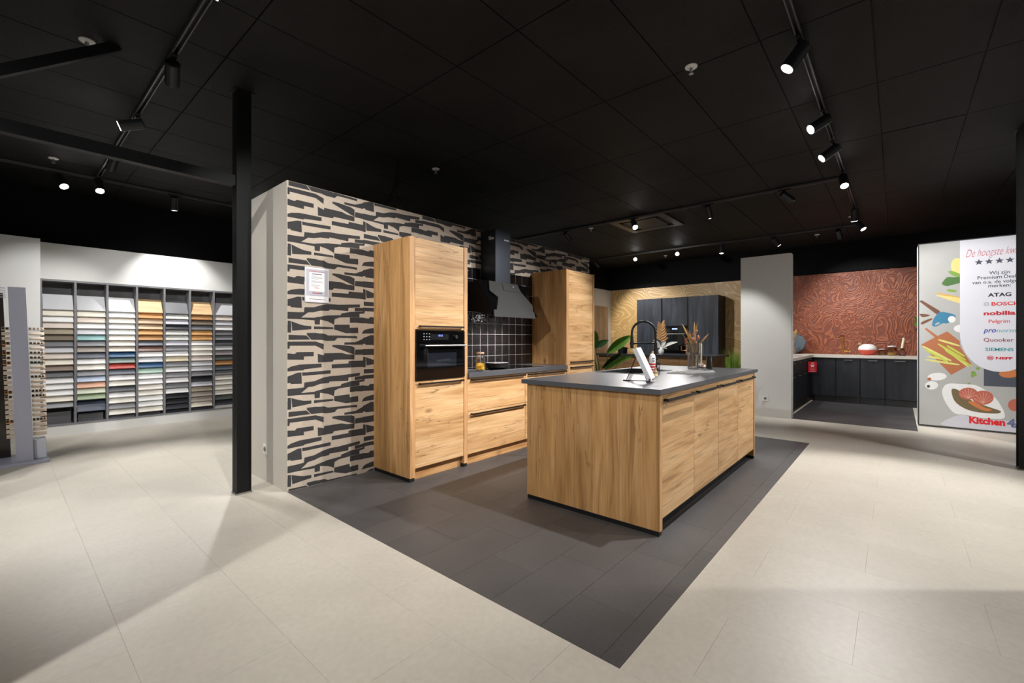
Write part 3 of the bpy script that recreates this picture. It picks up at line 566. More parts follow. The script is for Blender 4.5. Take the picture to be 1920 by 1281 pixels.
handle('handle', d2, a+.04, b-.02, YF+.004, .842)
MB().box(a, b, 3.215, 3.232, 0, .105).build('plinth', OAK_P, t)
oven(t, a, b, .874, 1.312, YF+.006)
# drawer units
def drawer_unit(x0, x1, label):
    t = thing('drawer_cabinet', label, 'cabinet', ((x0+x1)/2, 3.45, 0))
    MB().box(x0, x1, 3.19, 3.71, .105, .855).build('carcass', OAK_P, t)
    MB().box(x0, x1, 3.215, 3.232, 0, .105).build('plinth', OAK_P, t)
    for za, zb in ((.525, .856), (.108, .521)):
        d = MB().box(x0+.002, x1-.002, YF+.004, YF+.024, za, zb).build('drawer', OAK_H, t, bevel=.0012)
        handle('handle', d, x0+.045, x1-.02, YF+.004, zb-.022)
    return t
drawer_unit(2.993, 3.885, 'oak drawer cabinet under the grey worktop, next to the oven cabinet')
drawer_unit(3.887, 4.703, 'oak drawer cabinet half hidden behind the kitchen island')
# worktop of the run
single('wall_worktop', MB().box(2.993, 4.703, 3.143, 3.716, .858, .908), SLATE, 'slate grey worktop on the oak wall cabinets', 'worktop', (3.85, 3.4, .858), bevel=.002)
# second tall cabinet
t = thing('tall_cabinet', 'plain tall oak cabinet, right end of the kitchen run', 'cabinet', (5.05, 3.45, 0))
X0, X1 = 4.705, 5.39
MB().box(X0, X0+.056, YF, 3.727, .032, 2.125).build('side_panel', OAK_V, t, bevel=.0015)
MB().box(X0+.001, X0+.055, YF-.0012, YF, .033, 2.124).build('edge_band', OAK_E, t)
MB().box(X1-.034, X1, YF, 3.727, .032, 2.125).build('side_panel', OAK_V, t, bevel=.0015)
MB().box(X1-.033, X1-.001, YF-.0012, YF, .033, 2.124).build('edge_band', OAK_E, t)
MB().box(X0+.004, X0+.052, YF+.006, 3.72, 0, .032).box(X1-.03, X1-.002, YF+.006, 3.72, 0, .032).build('foot_rail', BLACK, t)
a, b = X0+.056, X1-.034
MB().box(a, b, 3.19, 3.727, .105, 2.125).build('carcass', OAK_P, t)
d1 = MB().box(a+.002, b-.002, YF+.004, YF+.024, .912, 2.121).build('door', OAK_H, t, bevel=.0012)
handle('handle', d1, a+.04, b-.03, YF+.004, .940)
d2 = MB().box(a+.002, b-.002, YF+.004, YF+.024, .108, .906).build('door', OAK_H, t, bevel=.0012)
handle('handle', d2, a+.04, b-.03, YF+.004, .872)
MB().box(a, b, 3.215, 3.232, 0, .105).build('plinth', OAK_P, t)
# tiled splashback
sb = MB().box(2.993, 4.704, 3.718, 3.727, .909, 2.062).build('splashback', SPLASHB, wk)
t0 = None; TS = .1283
for i in range(14):
    for j in range(9):
        x0 = 2.993+i*TS-.045; z0 = .909+j*TS
        xa, xb = max(x0, 2.994), min(x0+TS, 4.703)
        full = abs((xb-xa)-TS) < 1e-6
        if full:
            if t0 is None: t0 = MB().box(.0028, TS-.0028, -.003, 0, .0028, TS-.0028).build('wall_tile', TILE, sb, local=True, bevel=.001); o = t0
            else: o = copy_obj(t0, sb)
            o.location = (x0, 3.718, z0)
        elif xb-xa > .01: MB().box(xa+.001, xb-.0028, 3.715, 3.718, z0+.0028, z0+TS-.0028).build('wall_tile', TILE, sb, bevel=.001)
# cooker hood
t = thing('cooker_hood', 'black angled cooker hood with tall chimney above the hob', 'hood', (3.853, 3.60, 1.48))
ch = MB().box(3.723, 3.983, 3.476, 3.709, 1.86, 2.50).build('chimney', plain('hood_chimney_painted_sheen', rgb(64, 68, 76), .3, metal=.7), t, bevel=.002)  # grey-blue metal paints in the bright reflection of a glossy black chimney
st = plain('hood_white', rgb(205, 206, 210), .5)
MB().box(3.87, 3.96, 3.4745, 3.476, 2.386, 2.402).build('white_strip', st, ch)  # small white strips high on the chimney
k = MB(); k.box(3.7215, 3.723, 3.50, 3.58, 2.385, 2.41).box(3.7215, 3.723, 3.545, 3.585, 2.41, 2.425); k.build('white_strip', st, ch)
def hy(z): return 3.25+(z-1.48)*(.205/.41)
body = MB()
prof = [(hy(1.50)+.03, 1.50), (3.708, 1.56), (3.708, 1.885), (hy(1.885)+.03, 1.885)]
body.prism(prof, 0, 3.50, 4.20); body.build('body', BLACK, t)
for sx in (-1, 1):
    xa, xb = (3.853+sx*.13, 3.853+sx*.43)
    pts = [(xa, 1.9), (xb, 1.885), (xb-sx*.06, 1.66), (xb-sx*.02, 1.50), (xa, 1.50)]
    f = [(x, hy(z)+.022, z) for x, z in pts]; g = [(x, hy(z)+.030, z) for x, z in pts]; n = len(f)
    MB().add(f+g, [tuple(range(n)), tuple(range(n, 2*n))[::-1]]+[(i, (i+1) % n, n+(i+1) % n, n+i) for i in range(n)]).build('side_glass', GLASSBLACK, t)
pts = [(3.598, 1.893), (4.085, 1.890), (4.098, 1.80), (4.222, 1.640), (4.165, 1.520), (3.520, 1.520), (3.648, 1.702), (3.545, 1.775)]
f = [(x, hy(z), z) for x, z in pts]; g = [(x, hy(z)+.02, z) for x, z in pts]; n = len(f)
fg = MB().add(f+g, [tuple(range(n)), tuple(range(n, 2*n))[::-1]]+[(i, (i+1) % n, n+(i+1) % n, n+i) for i in range(n)]).build('front_glass', HOODGLASS, t)
pts = [(3.49, 1.555), (4.185, 1.555), (4.16, 1.478), (3.455, 1.478)]
f = [(x, hy(z)-.012, z) for x, z in pts]; g = [(x, hy(z)+.01, z) for x, z in pts]
MB().add(f+g, [(0, 1, 2, 3), (7, 6, 5, 4)]+[(i, (i+1) % 4, 4+(i+1) % 4, 4+i) for i in range(4)]).build('lower_flap', HOODGLASS, t)
pts = [(3.80, 1.875), (4.05, 1.875), (4.075, 1.79), (3.79, 1.79)]
f = [(x, hy(z)-.006, z) for x, z in pts]; g = [(x, hy(z), z) for x, z in pts]
cp = MB().add(f+g, [(0, 1, 2, 3), (7, 6, 5, 4)]+[(i, (i+1) % 4, 4+(i+1) % 4, 4+i) for i in range(4)]).build('control_strip', HOODGLASS, fg)
MB().cone((3.98, hy(1.85)-.009, 1.85), (3.98, hy(1.85)-.004, 1.85), .007, .007, 10).build('button', st, cp)
for xx in (3.70, 4.0):
    lp = MB().cone((xx, 3.42, 1.498), (xx, 3.42, 1.512), .028, .028, 16).build('hood_lamp', LENS, t)
    ld = bpy.data.lights.new('hood_beam', 'SPOT'); ld.energy = 26; ld.spot_size = math.radians(120); ld.spot_blend = .6; ld.shadow_soft_size = .02; ld.color = (1, .93, .88)
    lo = bpy.data.objects.new('hood_beam', ld); COL.objects.link(lo); lo.parent = lp; lo.location = Vector((xx, 3.42, 1.490))-t.location
    lo.rotation_euler = (math.radians(14), 0, 0)
# hob, pan and jar
single('induction_hob', MB().box(3.38, 4.28, 3.20, 3.66, .908, .914), GLASSBLACK, 'black glass induction hob set on the grey wall worktop', 'hob', (3.83, 3.43, .908))
t = thing('frying_pan', 'small black frying pan on the hob', 'pan', (3.60, 3.34, .914))
MB().lathe((3.60, 3.34, .914), [(.0, 0), (.095, 0), (.118, .012), (.126, .055), (.130, .058), (.130, .062), (.122, .060), (.112, .016), (.0, .010)], 28).build('bowl', MATTBLACK, t, smooth=True)
MB().cone((3.60, 3.34, .9755), (3.60, 3.34, .977), .131, .129, 28).build('rim', CHROME, t)
MB().tube([(3.72, 3.36, .955), (3.78, 3.40, .962), (3.85, 3.47, .965)], .010, 8).build('handle', BLACK, t, smooth=True)
t = thing('pasta_jar', 'glass storage jar of yellow pasta with wooden lid on the wall worktop', 'jar', (3.235, 3.235, .908))
c = (3.235, 3.235, .908)
MB().lathe(c, [(.040, 0), (.052, .006), (.056, .06), (.054, .12), (.040, .165), (.038, .178), (.036, .178), (.037, .164), (.051, .118), (.053, .06), (.049, .010), (0, .008)], 28).build('glass_body', GLASS, t, smooth=True)
MB().lathe(c, [(0, .178), (.042, .178), (.042, .19), (.038, .196), (0, .196)], 24).build('lid', PALEWOOD, t, smooth=True)
pa = plain('yellow_pasta', rgb(250, 204, 60), .5); m = MB()
rr = random.Random(3)
for i in range(90):
    aa, rad, hh = rr.uniform(0, 6.28), .04*math.sqrt(rr.random()), .016+rr.random()*.06
    p = Vector((3.235+rad*math.cos(aa), 3.235+rad*math.sin(aa), .908+hh)); q = Vector((rr.uniform(-1, 1), rr.uniform(-1, 1), rr.uniform(-.6, .6))).normalized()*.011
    m.cone(p-q, p+q, .0048, .0048, 6)
o = m.build('pasta', pa, t); o['kind'] = 'stuff'
# A4 sign on the wallpaper
t = thing('price_sign', 'white information sheet in clear holder on the patterned wallpaper', 'sign', (1.769, 3.725, 1.545))
MB().box(1.666, 1.872, 3.718, 3.7255, 1.545, 1.840).build('holder', ACRYL, t, bevel=.001)
sh = MB().box(1.673, 1.865, 3.7168, 3.718, 1.553, 1.832).build('sheet', PAPERW, t)
MB().box(1.676, 1.862, 3.7162, 3.7168, 1.60, 1.826).build('printed_border', plain('print_pale_grey', rgb(196, 196, 206), .6), sh)
MB().box(1.700, 1.832, 3.7157, 3.7162, 1.640, 1.80).build('printed_field', PAPERW, sh)
redp = plain('print_red', rgb(205, 40, 48), .6); greyp = plain('print_grey', rgb(150, 152, 160), .6); darkp = plain('print_dark', rgb(70, 72, 84), .6)
text('heading', 'Complete keuken', redp, sh, (1.766, 3.7153, 1.803), '-y', width=.13, shear=.3)
k = MB()
k.box(1.722, 1.808, 3.7151, 3.7157, 1.782, 1.788)
k.build('bold_line', darkp, sh)
k = MB()
for i, w in enumerate((.05, .10, .095, .06, .0, .09, .105, .04, .0, .075, .06)):
    if w: k.box(1.718, 1.718+w, 3.7151, 3.7157, 1.768-i*.0085, 1.7705-i*.0085)
k.build('small_print', greyp, sh)
text('price', '\u20ac 9.995,-', redp, sh, (1.766, 3.7150, 1.664), '-y', width=.045)
text('brand_red', 'Kitchen', redp, sh, (1.727, 3.7150, 1.6200), '-y', width=.055, bold=.02, align='LEFT')
text('brand_grey', '4All', darkp, sh, (1.785, 3.7150, 1.6200), '-y', width=.026, bold=.02, align='LEFT')
MB().box(1.705, 1.835, 3.7151, 3.7157, 1.606, 1.608).build('rule', greyp, sh)
MB().box(1.700, 1.84, 3.7160, 3.7168, 1.572, 1.575).build('footer_line', darkp, sh)
# ================================================================== OAK ISLAND
IX0, IX1, IY0, IY1 = 2.698, 5.140, 1.120, 2.182
t = thing('kitchen_island', 'large oak kitchen island with black bar handles on dark floor tiles', 'kitchen island', (3.92, 1.65, 0))
for xa, xb in ((IX0, IX0+.042), (IX1-.042, IX1)):
    MB().box(xa, xb, IY0, IY1, .030, .892).build('end_panel', OAK_V, t, bevel=.0015)
    MB().box(xa+.001, xb-.001, IY0-.0012, IY0, .031, .891).build('edge_band', OAK_E, t)
    MB().box(xa+.003, xb-.001, IY0+.004, IY1-.004, 0, .030).build('foot_rail', BLACK, t)
a, b = IX0+.042, IX1-.042; w = (b-a)/4
MB().box(a, b, IY0+.026, IY1-.02, .098, .12).box(a, b, IY0+.026, IY0+.03, .12, .885).box(a, b, IY1-.04, IY1-.02, .12, .885).build('carcass', OAK_P, t)
MB().box(a, b, IY1-.02, IY1-.002, .098, .892).build('back_panel', OAK_H, t)
MB().box(a, b, IY0+.065, IY0+.08, 0, .098).box(a, b, IY1-.08, IY1-.065, 0, .098).build('plinth', BLACK, t)
for i in range(4):
    d = MB().box(a+i*w+.0025, a+(i+1)*w-.0025, IY0+.003, IY0+.023, .100, .888).build('door', OAK_H, t, bevel=.0012)
    handle('handle', d, a+i*w+.03, a+(i+1)*w-.04, IY0+.003, .848, MATTBLACK)
# worktop with a cut-out
WX0, WX1, WY0, WY1, WZ0, WZ1 = 2.656, 5.165, 1.096, 2.205, .893, .925
SX0, SX1, SY0, SY1 = 3.70, 4.37, 1.71, 2.13
m = MB()
o_ = [(WX0, WY0), (WX1, WY0), (WX1, WY1), (WX0, WY1)]; i_ = [(SX0, SY0), (SX1, SY0), (SX1, SY1), (SX0, SY1)]
vs = [(x, y, z) for z in (WZ0, WZ1) for x, y in o_+i_]
fs = []
for k in range(4):
    n = (k+1) % 4
    fs += [(8+k, 8+n, 12+n, 12+k), (k, 4+k, 4+n, n), (k, n, 8+n, 8+k), (4+k, 12+k, 12+n, 4+n)]
m.add(vs, fs)
single('island_worktop', m, SLATE, 'slate grey worktop with sink cut-out on the oak island', 'worktop', (3.92, 1.65, WZ0))
t = thing('kitchen_sink', 'black inset sink in the island worktop', 'sink', (4.03, 1.92, .75))
sm = plain('black_composite', rgb(22, 22, 23), .5)
m = MB(); m.box(SX0-.02, SX1+.02, SY0-.02, SY0+.012, WZ1+.0005, WZ1+.004).box(SX0-.02, SX1+.02, SY1-.012, SY1+.02, WZ1+.0005, WZ1+.004).box(SX0-.02, SX0+.012, SY0+.012, SY1-.012, WZ1+.0005, WZ1+.004).box(SX1-.012, SX1+.02, SY0+.012, SY1-.012, WZ1+.0005, WZ1+.004)
m.build('rim', sm, t)
m = MB(); e = .003
m.box(SX0+e, SX1-e, SY0+e, SY1-e, .735, .745).box(SX0+e, SX0+.012, SY0+e, SY1-e, .745, WZ1).box(SX1-.012, SX1-e, SY0+e, SY1-e, .745, WZ1).box(SX0+.012, SX1-.012, SY0+e, SY0+.012, .745, WZ1).box(SX0+.012, SX1-.012, SY1-.012, SY1-e, .745, WZ1)
m.build('basin', sm, t)
MB().cone((4.03, 1.92, .745), (4.03, 1.92, .748), .045, .045, 20).build('drain', CHROME, t)
# tap
t = thing('kitchen_tap', 'matt black arched pull-out tap on the island', 'tap', (4.45, 1.89, WZ1+.001))
B0 = Vector((4.45, 1.89, WZ1+.001)); dv = Vector((4.30, 2.08, 0))-Vector((4.45, 1.89, 0)); rch = dv.length; dv.normalize()
MB().cone(B0, B0+UP*.012, .030, .028, 24).build('base_ring', MATTBLACK, t, smooth=True)
MB().cone(B0+UP*.012, B0+UP*.27, .0165, .0165, 20).build('stem', MATTBLACK, t, smooth=True)
zt = .375; arc = [B0+UP*.27, B0+UP*.32]
for k in range(0, 13):
    an = math.pi*k/12; arc.append(B0+dv*(rch/2*(1-math.cos(an)))+UP*(zt+.118*math.sin(an)))
arc.append(B0+dv*rch+UP*.32)
MB().tube(arc, .0115, 12).build('hose_arch', MATTBLACK, t, smooth=True)
MB().cone(B0+dv*rch+UP*.335, B0+dv*rch+UP*.215, .0155, .0175, 16).build('spray_head', MATTBLACK, t, smooth=True)
MB().tube([B0+UP*.265, B0+dv*(rch-.012)+UP*.265], .0085, 10).cone(B0+dv*rch+UP*.25, B0+dv*rch+UP*.28, .021, .021, 16).build('holder_arm', MATTBLACK, t, smooth=True)
lv = RT
MB().tube([B0+UP*.05, B0+UP*.055+lv*.05], .008, 10).build('lever', MATTBLACK, t, smooth=True)
# ------------------------------------------------------------------ things on the island
ZT = WZ1+.001
# catalogue on a wire easel
ex, ey = 3.085, 1.40
t = thing('book_easel', 'black wire easel on the island worktop', 'easel', (ex, ey, ZT))
ax = (RT*.55-FW*.25).normalized()          # direction the open pages lean towards
sd = Vector((-ax.y, ax.x, 0))
def EP(a, s, h): return Vector((ex, ey, ZT))+ax*a+sd*s+UP*h
MB().tube([EP(.035, -.10, .006), EP(.035, .10, .006)], .005, 6).tube([EP(.052, -.10, .005), EP(.052, -.10, .03)], .004, 6).tube([EP(.052, .10, .005), EP(.052, .10, .03)], .004, 6).build('ledge', MATTBLACK, t)
MB().tube([EP(.035, -.06, .006), EP(-.055, 0, .20), EP(.035, .06, .006)], .004, 6).build('front_frame', MATTBLACK, t)
MB().tube([EP(-.05, 0, .19), EP(-.125, 0, .005), EP(.035, 0, .006)], .004, 6).build('prop', MATTBLACK, t)
MB().obox(Matrix.Translation(EP(-.125, 0, 0)), -.012, .012, -.02, .02, 0, .008).build('foot', MATTBLACK, t)
M = Matrix.Translation(EP(.042, 0, .014)) @ Matrix(((ax.x, sd.x, 0, 0), (ax.y, sd.y, 0, 0), (0, 0, 1, 0), (0, 0, 0, 1))) @ Matrix.Rotation(math.radians(-25), 4, 'Y')
bk = thing('catalogue', 'thick white catalogue leaning on the wire easel', 'book', EP(.042, 0, .012))
MB().obox(M, -.002, .002, -.105, .105, .0, .245).build('cover', PAPERW, bk)
MB().obox(M, .002, .024, -.102, .102, .002, .243).build('page_block', plain('page_white', rgb(226, 226, 232), .6, noise=.03, nscale=200), bk)
MB().obox(M, .024, .028, -.105, .105, .0, .245).build('cover', PAPERW, bk)
# soap bottle
c = (3.82, 1.615, ZT)
t = thing('soap_bottle', 'clear glass soap bottle with pump beside the sink', 'bottle', c)
MB().lathe(c, [(.030, 0), (.034, .004), (.034, .085), (.028, .10), (.013, .108), (.013, .125), (.011, .125), (.011, .109), (.026, .099), (.031, .084), (.031, .006), (0, .005)], 24).build('glass_body', GLASS, t, smooth=True)
MB().cone((c[0], c[1], ZT+.006), (c[0], c[1], ZT+.06), .030, .030, 20).build('liquid', thin_glass('soap_liquid', (.8, .82, .84, 1), .05), t, smooth=True)
MB().cone((c[0], c[1], ZT+.125), (c[0], c[1], ZT+.143), .016, .016, 16).cone((c[0], c[1], ZT+.143), (c[0], c[1], ZT+.168), .005, .005, 10).tube([(c[0], c[1], ZT+.168), (c[0]-.012, c[1]-.03, ZT+.170), (c[0]-.015, c[1]-.042, ZT+.163)], .006, 8).build('pump', MATTBLACK, t, smooth=True)
# striped cloth bottle and brush
c = (3.70, 1.60, ZT)
t = thing('striped_bottle', 'slim white bottle with red stripes beside the soap bottle', 'bottle', c)
MB().lathe(c, [(.014, 0), (.020, .02), (.026, .09), (.027, .15), (.020, .178), (.010, .184), (0, .184)], 20).build('body', PAPERW, t, smooth=True)
m = MB()
for i in range(4): m.lathe((c[0], c[1], ZT+.014+i*.024), [(.0195+i*.0021, 0), (.0218+i*.0021, .015), (.0200+i*.0021, .0155)], 20)
m.build('red_stripes', plain('cloth_red', rgb(205, 66, 62), .6), t, smooth=True)
p_ = Vector(c)-FW*.0265
for i in range(2):
    q = p_+UP*(.122+i*.022)
    M = Matrix.Translation(q) @ Matrix(((RT.x, FW.x, 0, 0), (RT.y, FW.y, 0, 0), (0, 0, 1, 0), (0, 0, 0, 1)))
    MB().obox(M, -.011, .011, -.002, .001, -.006, .006).build('grey_label', plain('label_grey', rgb(120, 126, 140), .6), t)
MB().cone((c[0], c[1], ZT+.184), (c[0], c[1], ZT+.205), .011, .009, 14).build('cork', PALEWOOD, t, smooth=True)
c = (3.60, 1.53, ZT)
t = thing('dish_brush', 'small wooden dish brush standing in front of the striped bottle', 'brush', c)
MB().lathe(c, [(.016, .022), (.019, .03), (.016, .04), (.008, .05), (.009, .07), (0, .074)], 16).build('wooden_grip', PALEWOOD, t, smooth=True)
MB().lathe(c, [(.021, 0), (.016, .022), (0, .022)], 16).build('bristles', plain('bristle_cream', rgb(222, 196, 150), .8), t, smooth=True)
# folded white cloth
m = MB(); cx, cy = 4.15, 1.43
nx, ny = 16, 8
for layer, (dz, sc) in enumerate(((0, 1), (.009, .94))):
    vs = []
    for j in range(ny+1):
        for i in range(nx+1):
            u, v = (i/nx-.5)*.46*sc, (j/ny-.5)*.17*sc
            x = cx+u*.83-v*.35; y = cy+u*-.30+v*.9
            zz = ZT+dz+.008+.006*math.sin(u*19+layer)*math.cos(v*22)+.004*math.sin(u*47+v*31)
            vs.append((x, y, zz))
    base = [(x, y, ZT+dz*.7) for x, y, _ in vs]
    n = len(vs); W1 = nx+1
    fs = [(j*W1+i, j*W1+i+1, (j+1)*W1+i+1, (j+1)*W1+i) for j in range(ny) for i in range(nx)]
    fs += [tuple(n+q for q in f)[::-1] for f in fs]
    ring = [i for i in range(W1)]+[j*W1+nx for j in range(1, ny+1)]+[ny*W1+i for i in range(nx-1, -1, -1)]+[j*W1 for j in range(ny-1, 0, -1)]
    fs += [(ring[k], ring[(k+1) % len(ring)], n+ring[(k+1) % len(ring)], n+ring[k]) for k in range(len(ring))]
    m.add(vs+base, fs)
single('folded_cloth', m, plain('white_linen', rgb(226, 224, 222), .8, noise=.04, nscale=80), 'folded white cloth lying on the island worktop', 'cloth', (cx, cy, ZT), smooth=True)
# vase with dried flowers
vc = (4.80, 1.63, ZT)
t = thing('ribbed_vase', 'ribbed glass vase of dried flowers on the island', 'vase', vc)
MB().lathe(vc, [(.052, 0), (.054, .005), (.054, .15), (.056, .155), (.070, .165), (.071, .27), (.068, .27), (.067, .169), (.053, .16), (.050, .152), (.050, .010), (0, .008)], 48, ripple=.012, rn=16).build('glass_body', RIBGLASS, t, smooth=True)
rr = random.Random(11)
straw = plain('dried_straw', rgb(214, 182, 124), .8); pinkd = plain('dried_pink', rgb(206, 148, 128), .8); stemm = plain('dried_stem', rgb(176, 152, 108), .8)
def stalk(parent, base, tip, bend, kind):
    base, tip = Vector(base), Vector(tip); mid = (base+tip)/2+bend
    pts = [base*(1-s)**2+mid*2*s*(1-s)+tip*s**2 for s in [i/6 for i in range(7)]]
    o = MB().tube(pts, .0022, 5).build('stem', stemm, parent)
    d = (pts[-1]-pts[-2]).normalized()
    if kind == 'spike':
        MB().tube([tip-d*.10, tip-d*.06, tip-d*.02, tip+d*.03], [.003, .010, .009, .001], 7).build('seed_head', straw, o, smooth=True)
    elif kind == 'bud':
        MB().sphere(tip, .013, .013, .018, 8, 6).build('flower_bud', pinkd, o, smooth=True)
    else:
        MB().tube([tip-d*.16, tip-d*.08, tip+d*.02], [.002, .007, .0005], 5).build('dry_leaf', straw, o, smooth=True)
bs = Vector(vc)+UP*.03
for dx, h, k in ((-.115, .46, 'leaf'), (-.085, .44, 'spike'), (-.06, .40, 'leaf'), (-.045, .37, 'spike'), (-.105, .36, 'leaf'), (.0, .46, 'spike'), (.03, .475, 'leaf'), (.012, .36, 'bud'), (.055, .395, 'bud'), (.06, .335, 'bud'), (.045, .32, 'bud'), (.02, .30, 'bud'), (-.02, .31, 'bud'), (.13, .345, 'spike'), (-.08, .30, 'bud'), (-.075, .27, 'bud'), (.03, .27, 'bud')):
    tip = Vector(vc)+RT*dx+FW*rr.uniform(-.04, .04)+UP*h
    stalk(t, bs+RT*(-dx*.2)+FW*rr.uniform(-.02, .02), tip, RT*dx*-.3+UP*.03, k)
# candle in ceramic holder
cc = (5.00, 1.615, ZT)
t = thing('candle_holder', 'red and white scalloped candle holder beside the ribbed vase', 'candle holder', cc)
MB().lathe(cc, [(.040, 0), (.052, .012), (.046, .030), (.022, .042), (.018, .052), (.012, .052), (.012, .04), (0, .04)], 40, ripple=.10, rn=8).build('base', plain('ceramic_white', rgb(232, 214, 202), .25), t, smooth=True)
m = MB()
for k in range(8):
    an = 2*math.pi*k/8; m.sphere((cc[0]+.043*math.cos(an), cc[1]+.043*math.sin(an), ZT+.018), .011, .011, .016, 8, 6)
m.build('red_lobes', plain('ceramic_red', rgb(214, 96, 66), .25), t, smooth=True)
wax = plain('ivory_wax', rgb(236, 226, 196), .4)
t2 = thing('candle', 'ivory taper candle in the red and white holder', 'candle', (cc[0], cc[1], ZT+.0405))
MB().lathe((cc[0], cc[1], ZT+.0405), [(.011, 0), (.0115, .20), (.009, .222), (0, .226)], 16).build('wax', wax, t2, smooth=True)
MB().cone((cc[0], cc[1], ZT+.265), (cc[0], cc[1], ZT+.278), .001, .001, 5).build('wick', BLACK, t2)
# smoky tumbler at the far end
single('smoked_glass', MB().lathe((4.93, 1.51, ZT), [(.030, 0), (.033, .004), (.024, .125), (.022, .125), (.029, .008), (0, .007)], 20), SMOKEGLASS, 'smoky grey tapered glass at the far end of the island', 'glass', (4.93, 1.51, ZT), smooth=True)
# ================================================================== SAMPLE WALL
FR0, FR1, FZ0, FZ1, FY = .334, 2.53, .125, 1.994, 8.09
t = thing('sample_display_cabinet', 'grey built-in display cabinet with seven bays of front samples', 'cabinet', (1.43, FY, FZ0))
MB().box(FR0, FR1, FY+.25, FY+.27, FZ0, FZ1).build('back_panel', GREYDK, t)
MB().box(FR0, FR1, FY-.004, FY+.25, FZ1-.022, FZ1).build('top_board', GREYBOX, t)
MB().box(FR0, FR1, FY-.004, FY+.25, FZ0, FZ0+.022).build('bottom_board', GREYBOX, t)
BW = (FR1-FR0-.022)/7
for i in range(8):
    xx = FR0+i*BW
    MB().box(xx, xx+.022, FY-.004, FY+.25, FZ0+.022, FZ1-.022).build('upright', GREYBOX, t)
pins = MB()
COLS = dict(w=(240, 240, 240), c=(236, 230, 215), i=(238, 234, 224), lg=(205, 206, 210), pb=(222, 210, 200), ge=(158, 148, 130), dg=(124, 112, 96), g=(120, 121, 125), mg=(140, 141, 146), bg=(134, 116, 102), ch=(84, 87, 92), aq=(150, 192, 192), tg=(166, 157, 148), sl=(100, 106, 118), lb=(190, 205, 228), pe=(232, 178, 148), pg=(212, 218, 198), gr=(158, 176, 140), nv=(60, 70, 90), bl=(44, 88, 130), gg=(128, 146, 140), rd=(190, 66, 56), dk=(58, 60, 66), wl=(232, 196, 150), wo=(226, 164, 98), wp=(226, 196, 164), wb=(196, 146, 96), br=(120, 88, 78), mt=(170, 198, 184), mb=(214, 216, 210), mgd=(220, 208, 180), bk=(38, 39, 43), la=(206, 206, 216), tn=(222, 170, 110), mv=(160, 150, 152), dgn=(92, 98, 96))
CNAME = dict(w='white', c='cream', i='ivory', lg='light grey', pb='pale pink-beige', ge='greige', dg='dark greige', g='mid grey', mg='soft grey', bg='brown-grey', ch='charcoal', aq='aqua', tg='taupe', sl='slate blue-grey', lb='pale blue', pe='peach', pg='pale green', gr='sage green', nv='navy', bl='blue', gg='grey-green', rd='red', dk='dark slate', wl='light wood', wo='orange wood', wp='pale wood', wb='brown wood', br='brown', mt='mint', mb='white marble', mgd='gold-veined marble', bk='black', la='lavender white', tn='tan wood', mv='mauve grey', dgn='dark green-grey')
BAYS = ['lg c w pb ge dg g lg pb c bg ch w w w c mg'.split(),
        'lg c pb w lg aq mg tg sl w i mg lb pe pg gr - nv'.split(),
        'w w c w w i i pb bl gg rd sl w i ch w i mg i dk'.split(),
        'wl wo wp wp tn wb sl br w lg bl mt w w i i w w i'.split(),
        'g mb la dk mb mb la mg w mgd mg w mg w g w bk bk dk bk'.split(),
        'wl wb dg g tn tn w i i pb lg lg mg bk la ge tg tg c dk'.split(),
        'lg pb lg w g mg ch lg mv dgn wb sl g i i i i dgn dk w'.split()]
ORD = ['first', 'second', 'third', 'fourth', 'fifth', 'sixth', 'seventh', 'eighth', 'ninth', 'tenth', 'eleventh', 'twelfth', 'thirteenth', 'fourteenth', 'fifteenth', 'sixteenth', 'seventeenth', 'eighteenth', 'nineteenth', 'twentieth']
bw = BW-.022-.012; board0 = None
TILT = math.radians(33); BLEN = .235; PITCH = .0785
def sample_mat(k):
    c = COLS[k]
    if k in ('wl', 'wo', 'wp', 'wb', 'tn'):
        n = 'sample_'+k
        if n not in MATS: wood(n, 0, rgb(*[min(255, x*1.06) for x in c]), rgb(*c), rgb(*[x*.86 for x in c]), crack=False)
        return MATS[n]
    return plain('sample_'+k, rgb(*c), .38, noise=.03 if k not in ('mb', 'mgd') else .2, nscale=12)
for bi, bay in enumerate(BAYS):
    xl = FR0+bi*BW+.022+.006
    for ri, k in enumerate(bay):
        zb = 1.617-ri*PITCH
        for s in (xl-.005, xl+bw-.003):
            pins.box(s, s+.008, FY+.002, FY+.03, zb-.011, zb-.006)
        if k == '-': continue
        o = MB().box(0, bw, 0, .016, 0, BLEN).build('sample_board', sample_mat(k), None, bevel=.0015)
        o.location = (xl, FY+.006, zb); o.rotation_euler = (-TILT, 0, 0)
        tag(o, '%s sample board, %s from top in the %s bay of the sample wall' % (CNAME[k], ORD[ri], ORD[bi]), 'sample board', 'front samples in the display wall')
    zb = 1.617-len(bay)*PITCH
    if zb > FZ0+.04:
        for q in range(int((zb-FZ0-.03)/PITCH)+1):
            for s in (xl-.005, xl+bw-.003): pins.box(s, s+.008, FY+.002, FY+.03, zb-q*PITCH-.011, zb-q*PITCH-.006)
o = pins.build('support_pins', CHROME, t); o['kind'] = 'stuff'
for bi, hh in ((0, .15), (1, .10), (3, .12)):
    xl = FR0+bi*BW+.022+.02
    o = MB().box(0, bw-.03, 0, .016, 0, hh).build('sample_board', plain('sample_dark_back', rgb(92, 92, 95), .4), None, bevel=.0015)
    o.location = (xl, FY+.08, FZ0+.0225); o.rotation_euler = (-.12, 0, 0)
    tag(o, 'dark grey sample board standing at the bottom of the %s bay' % ORD[bi], 'sample board', 'front samples in the display wall')
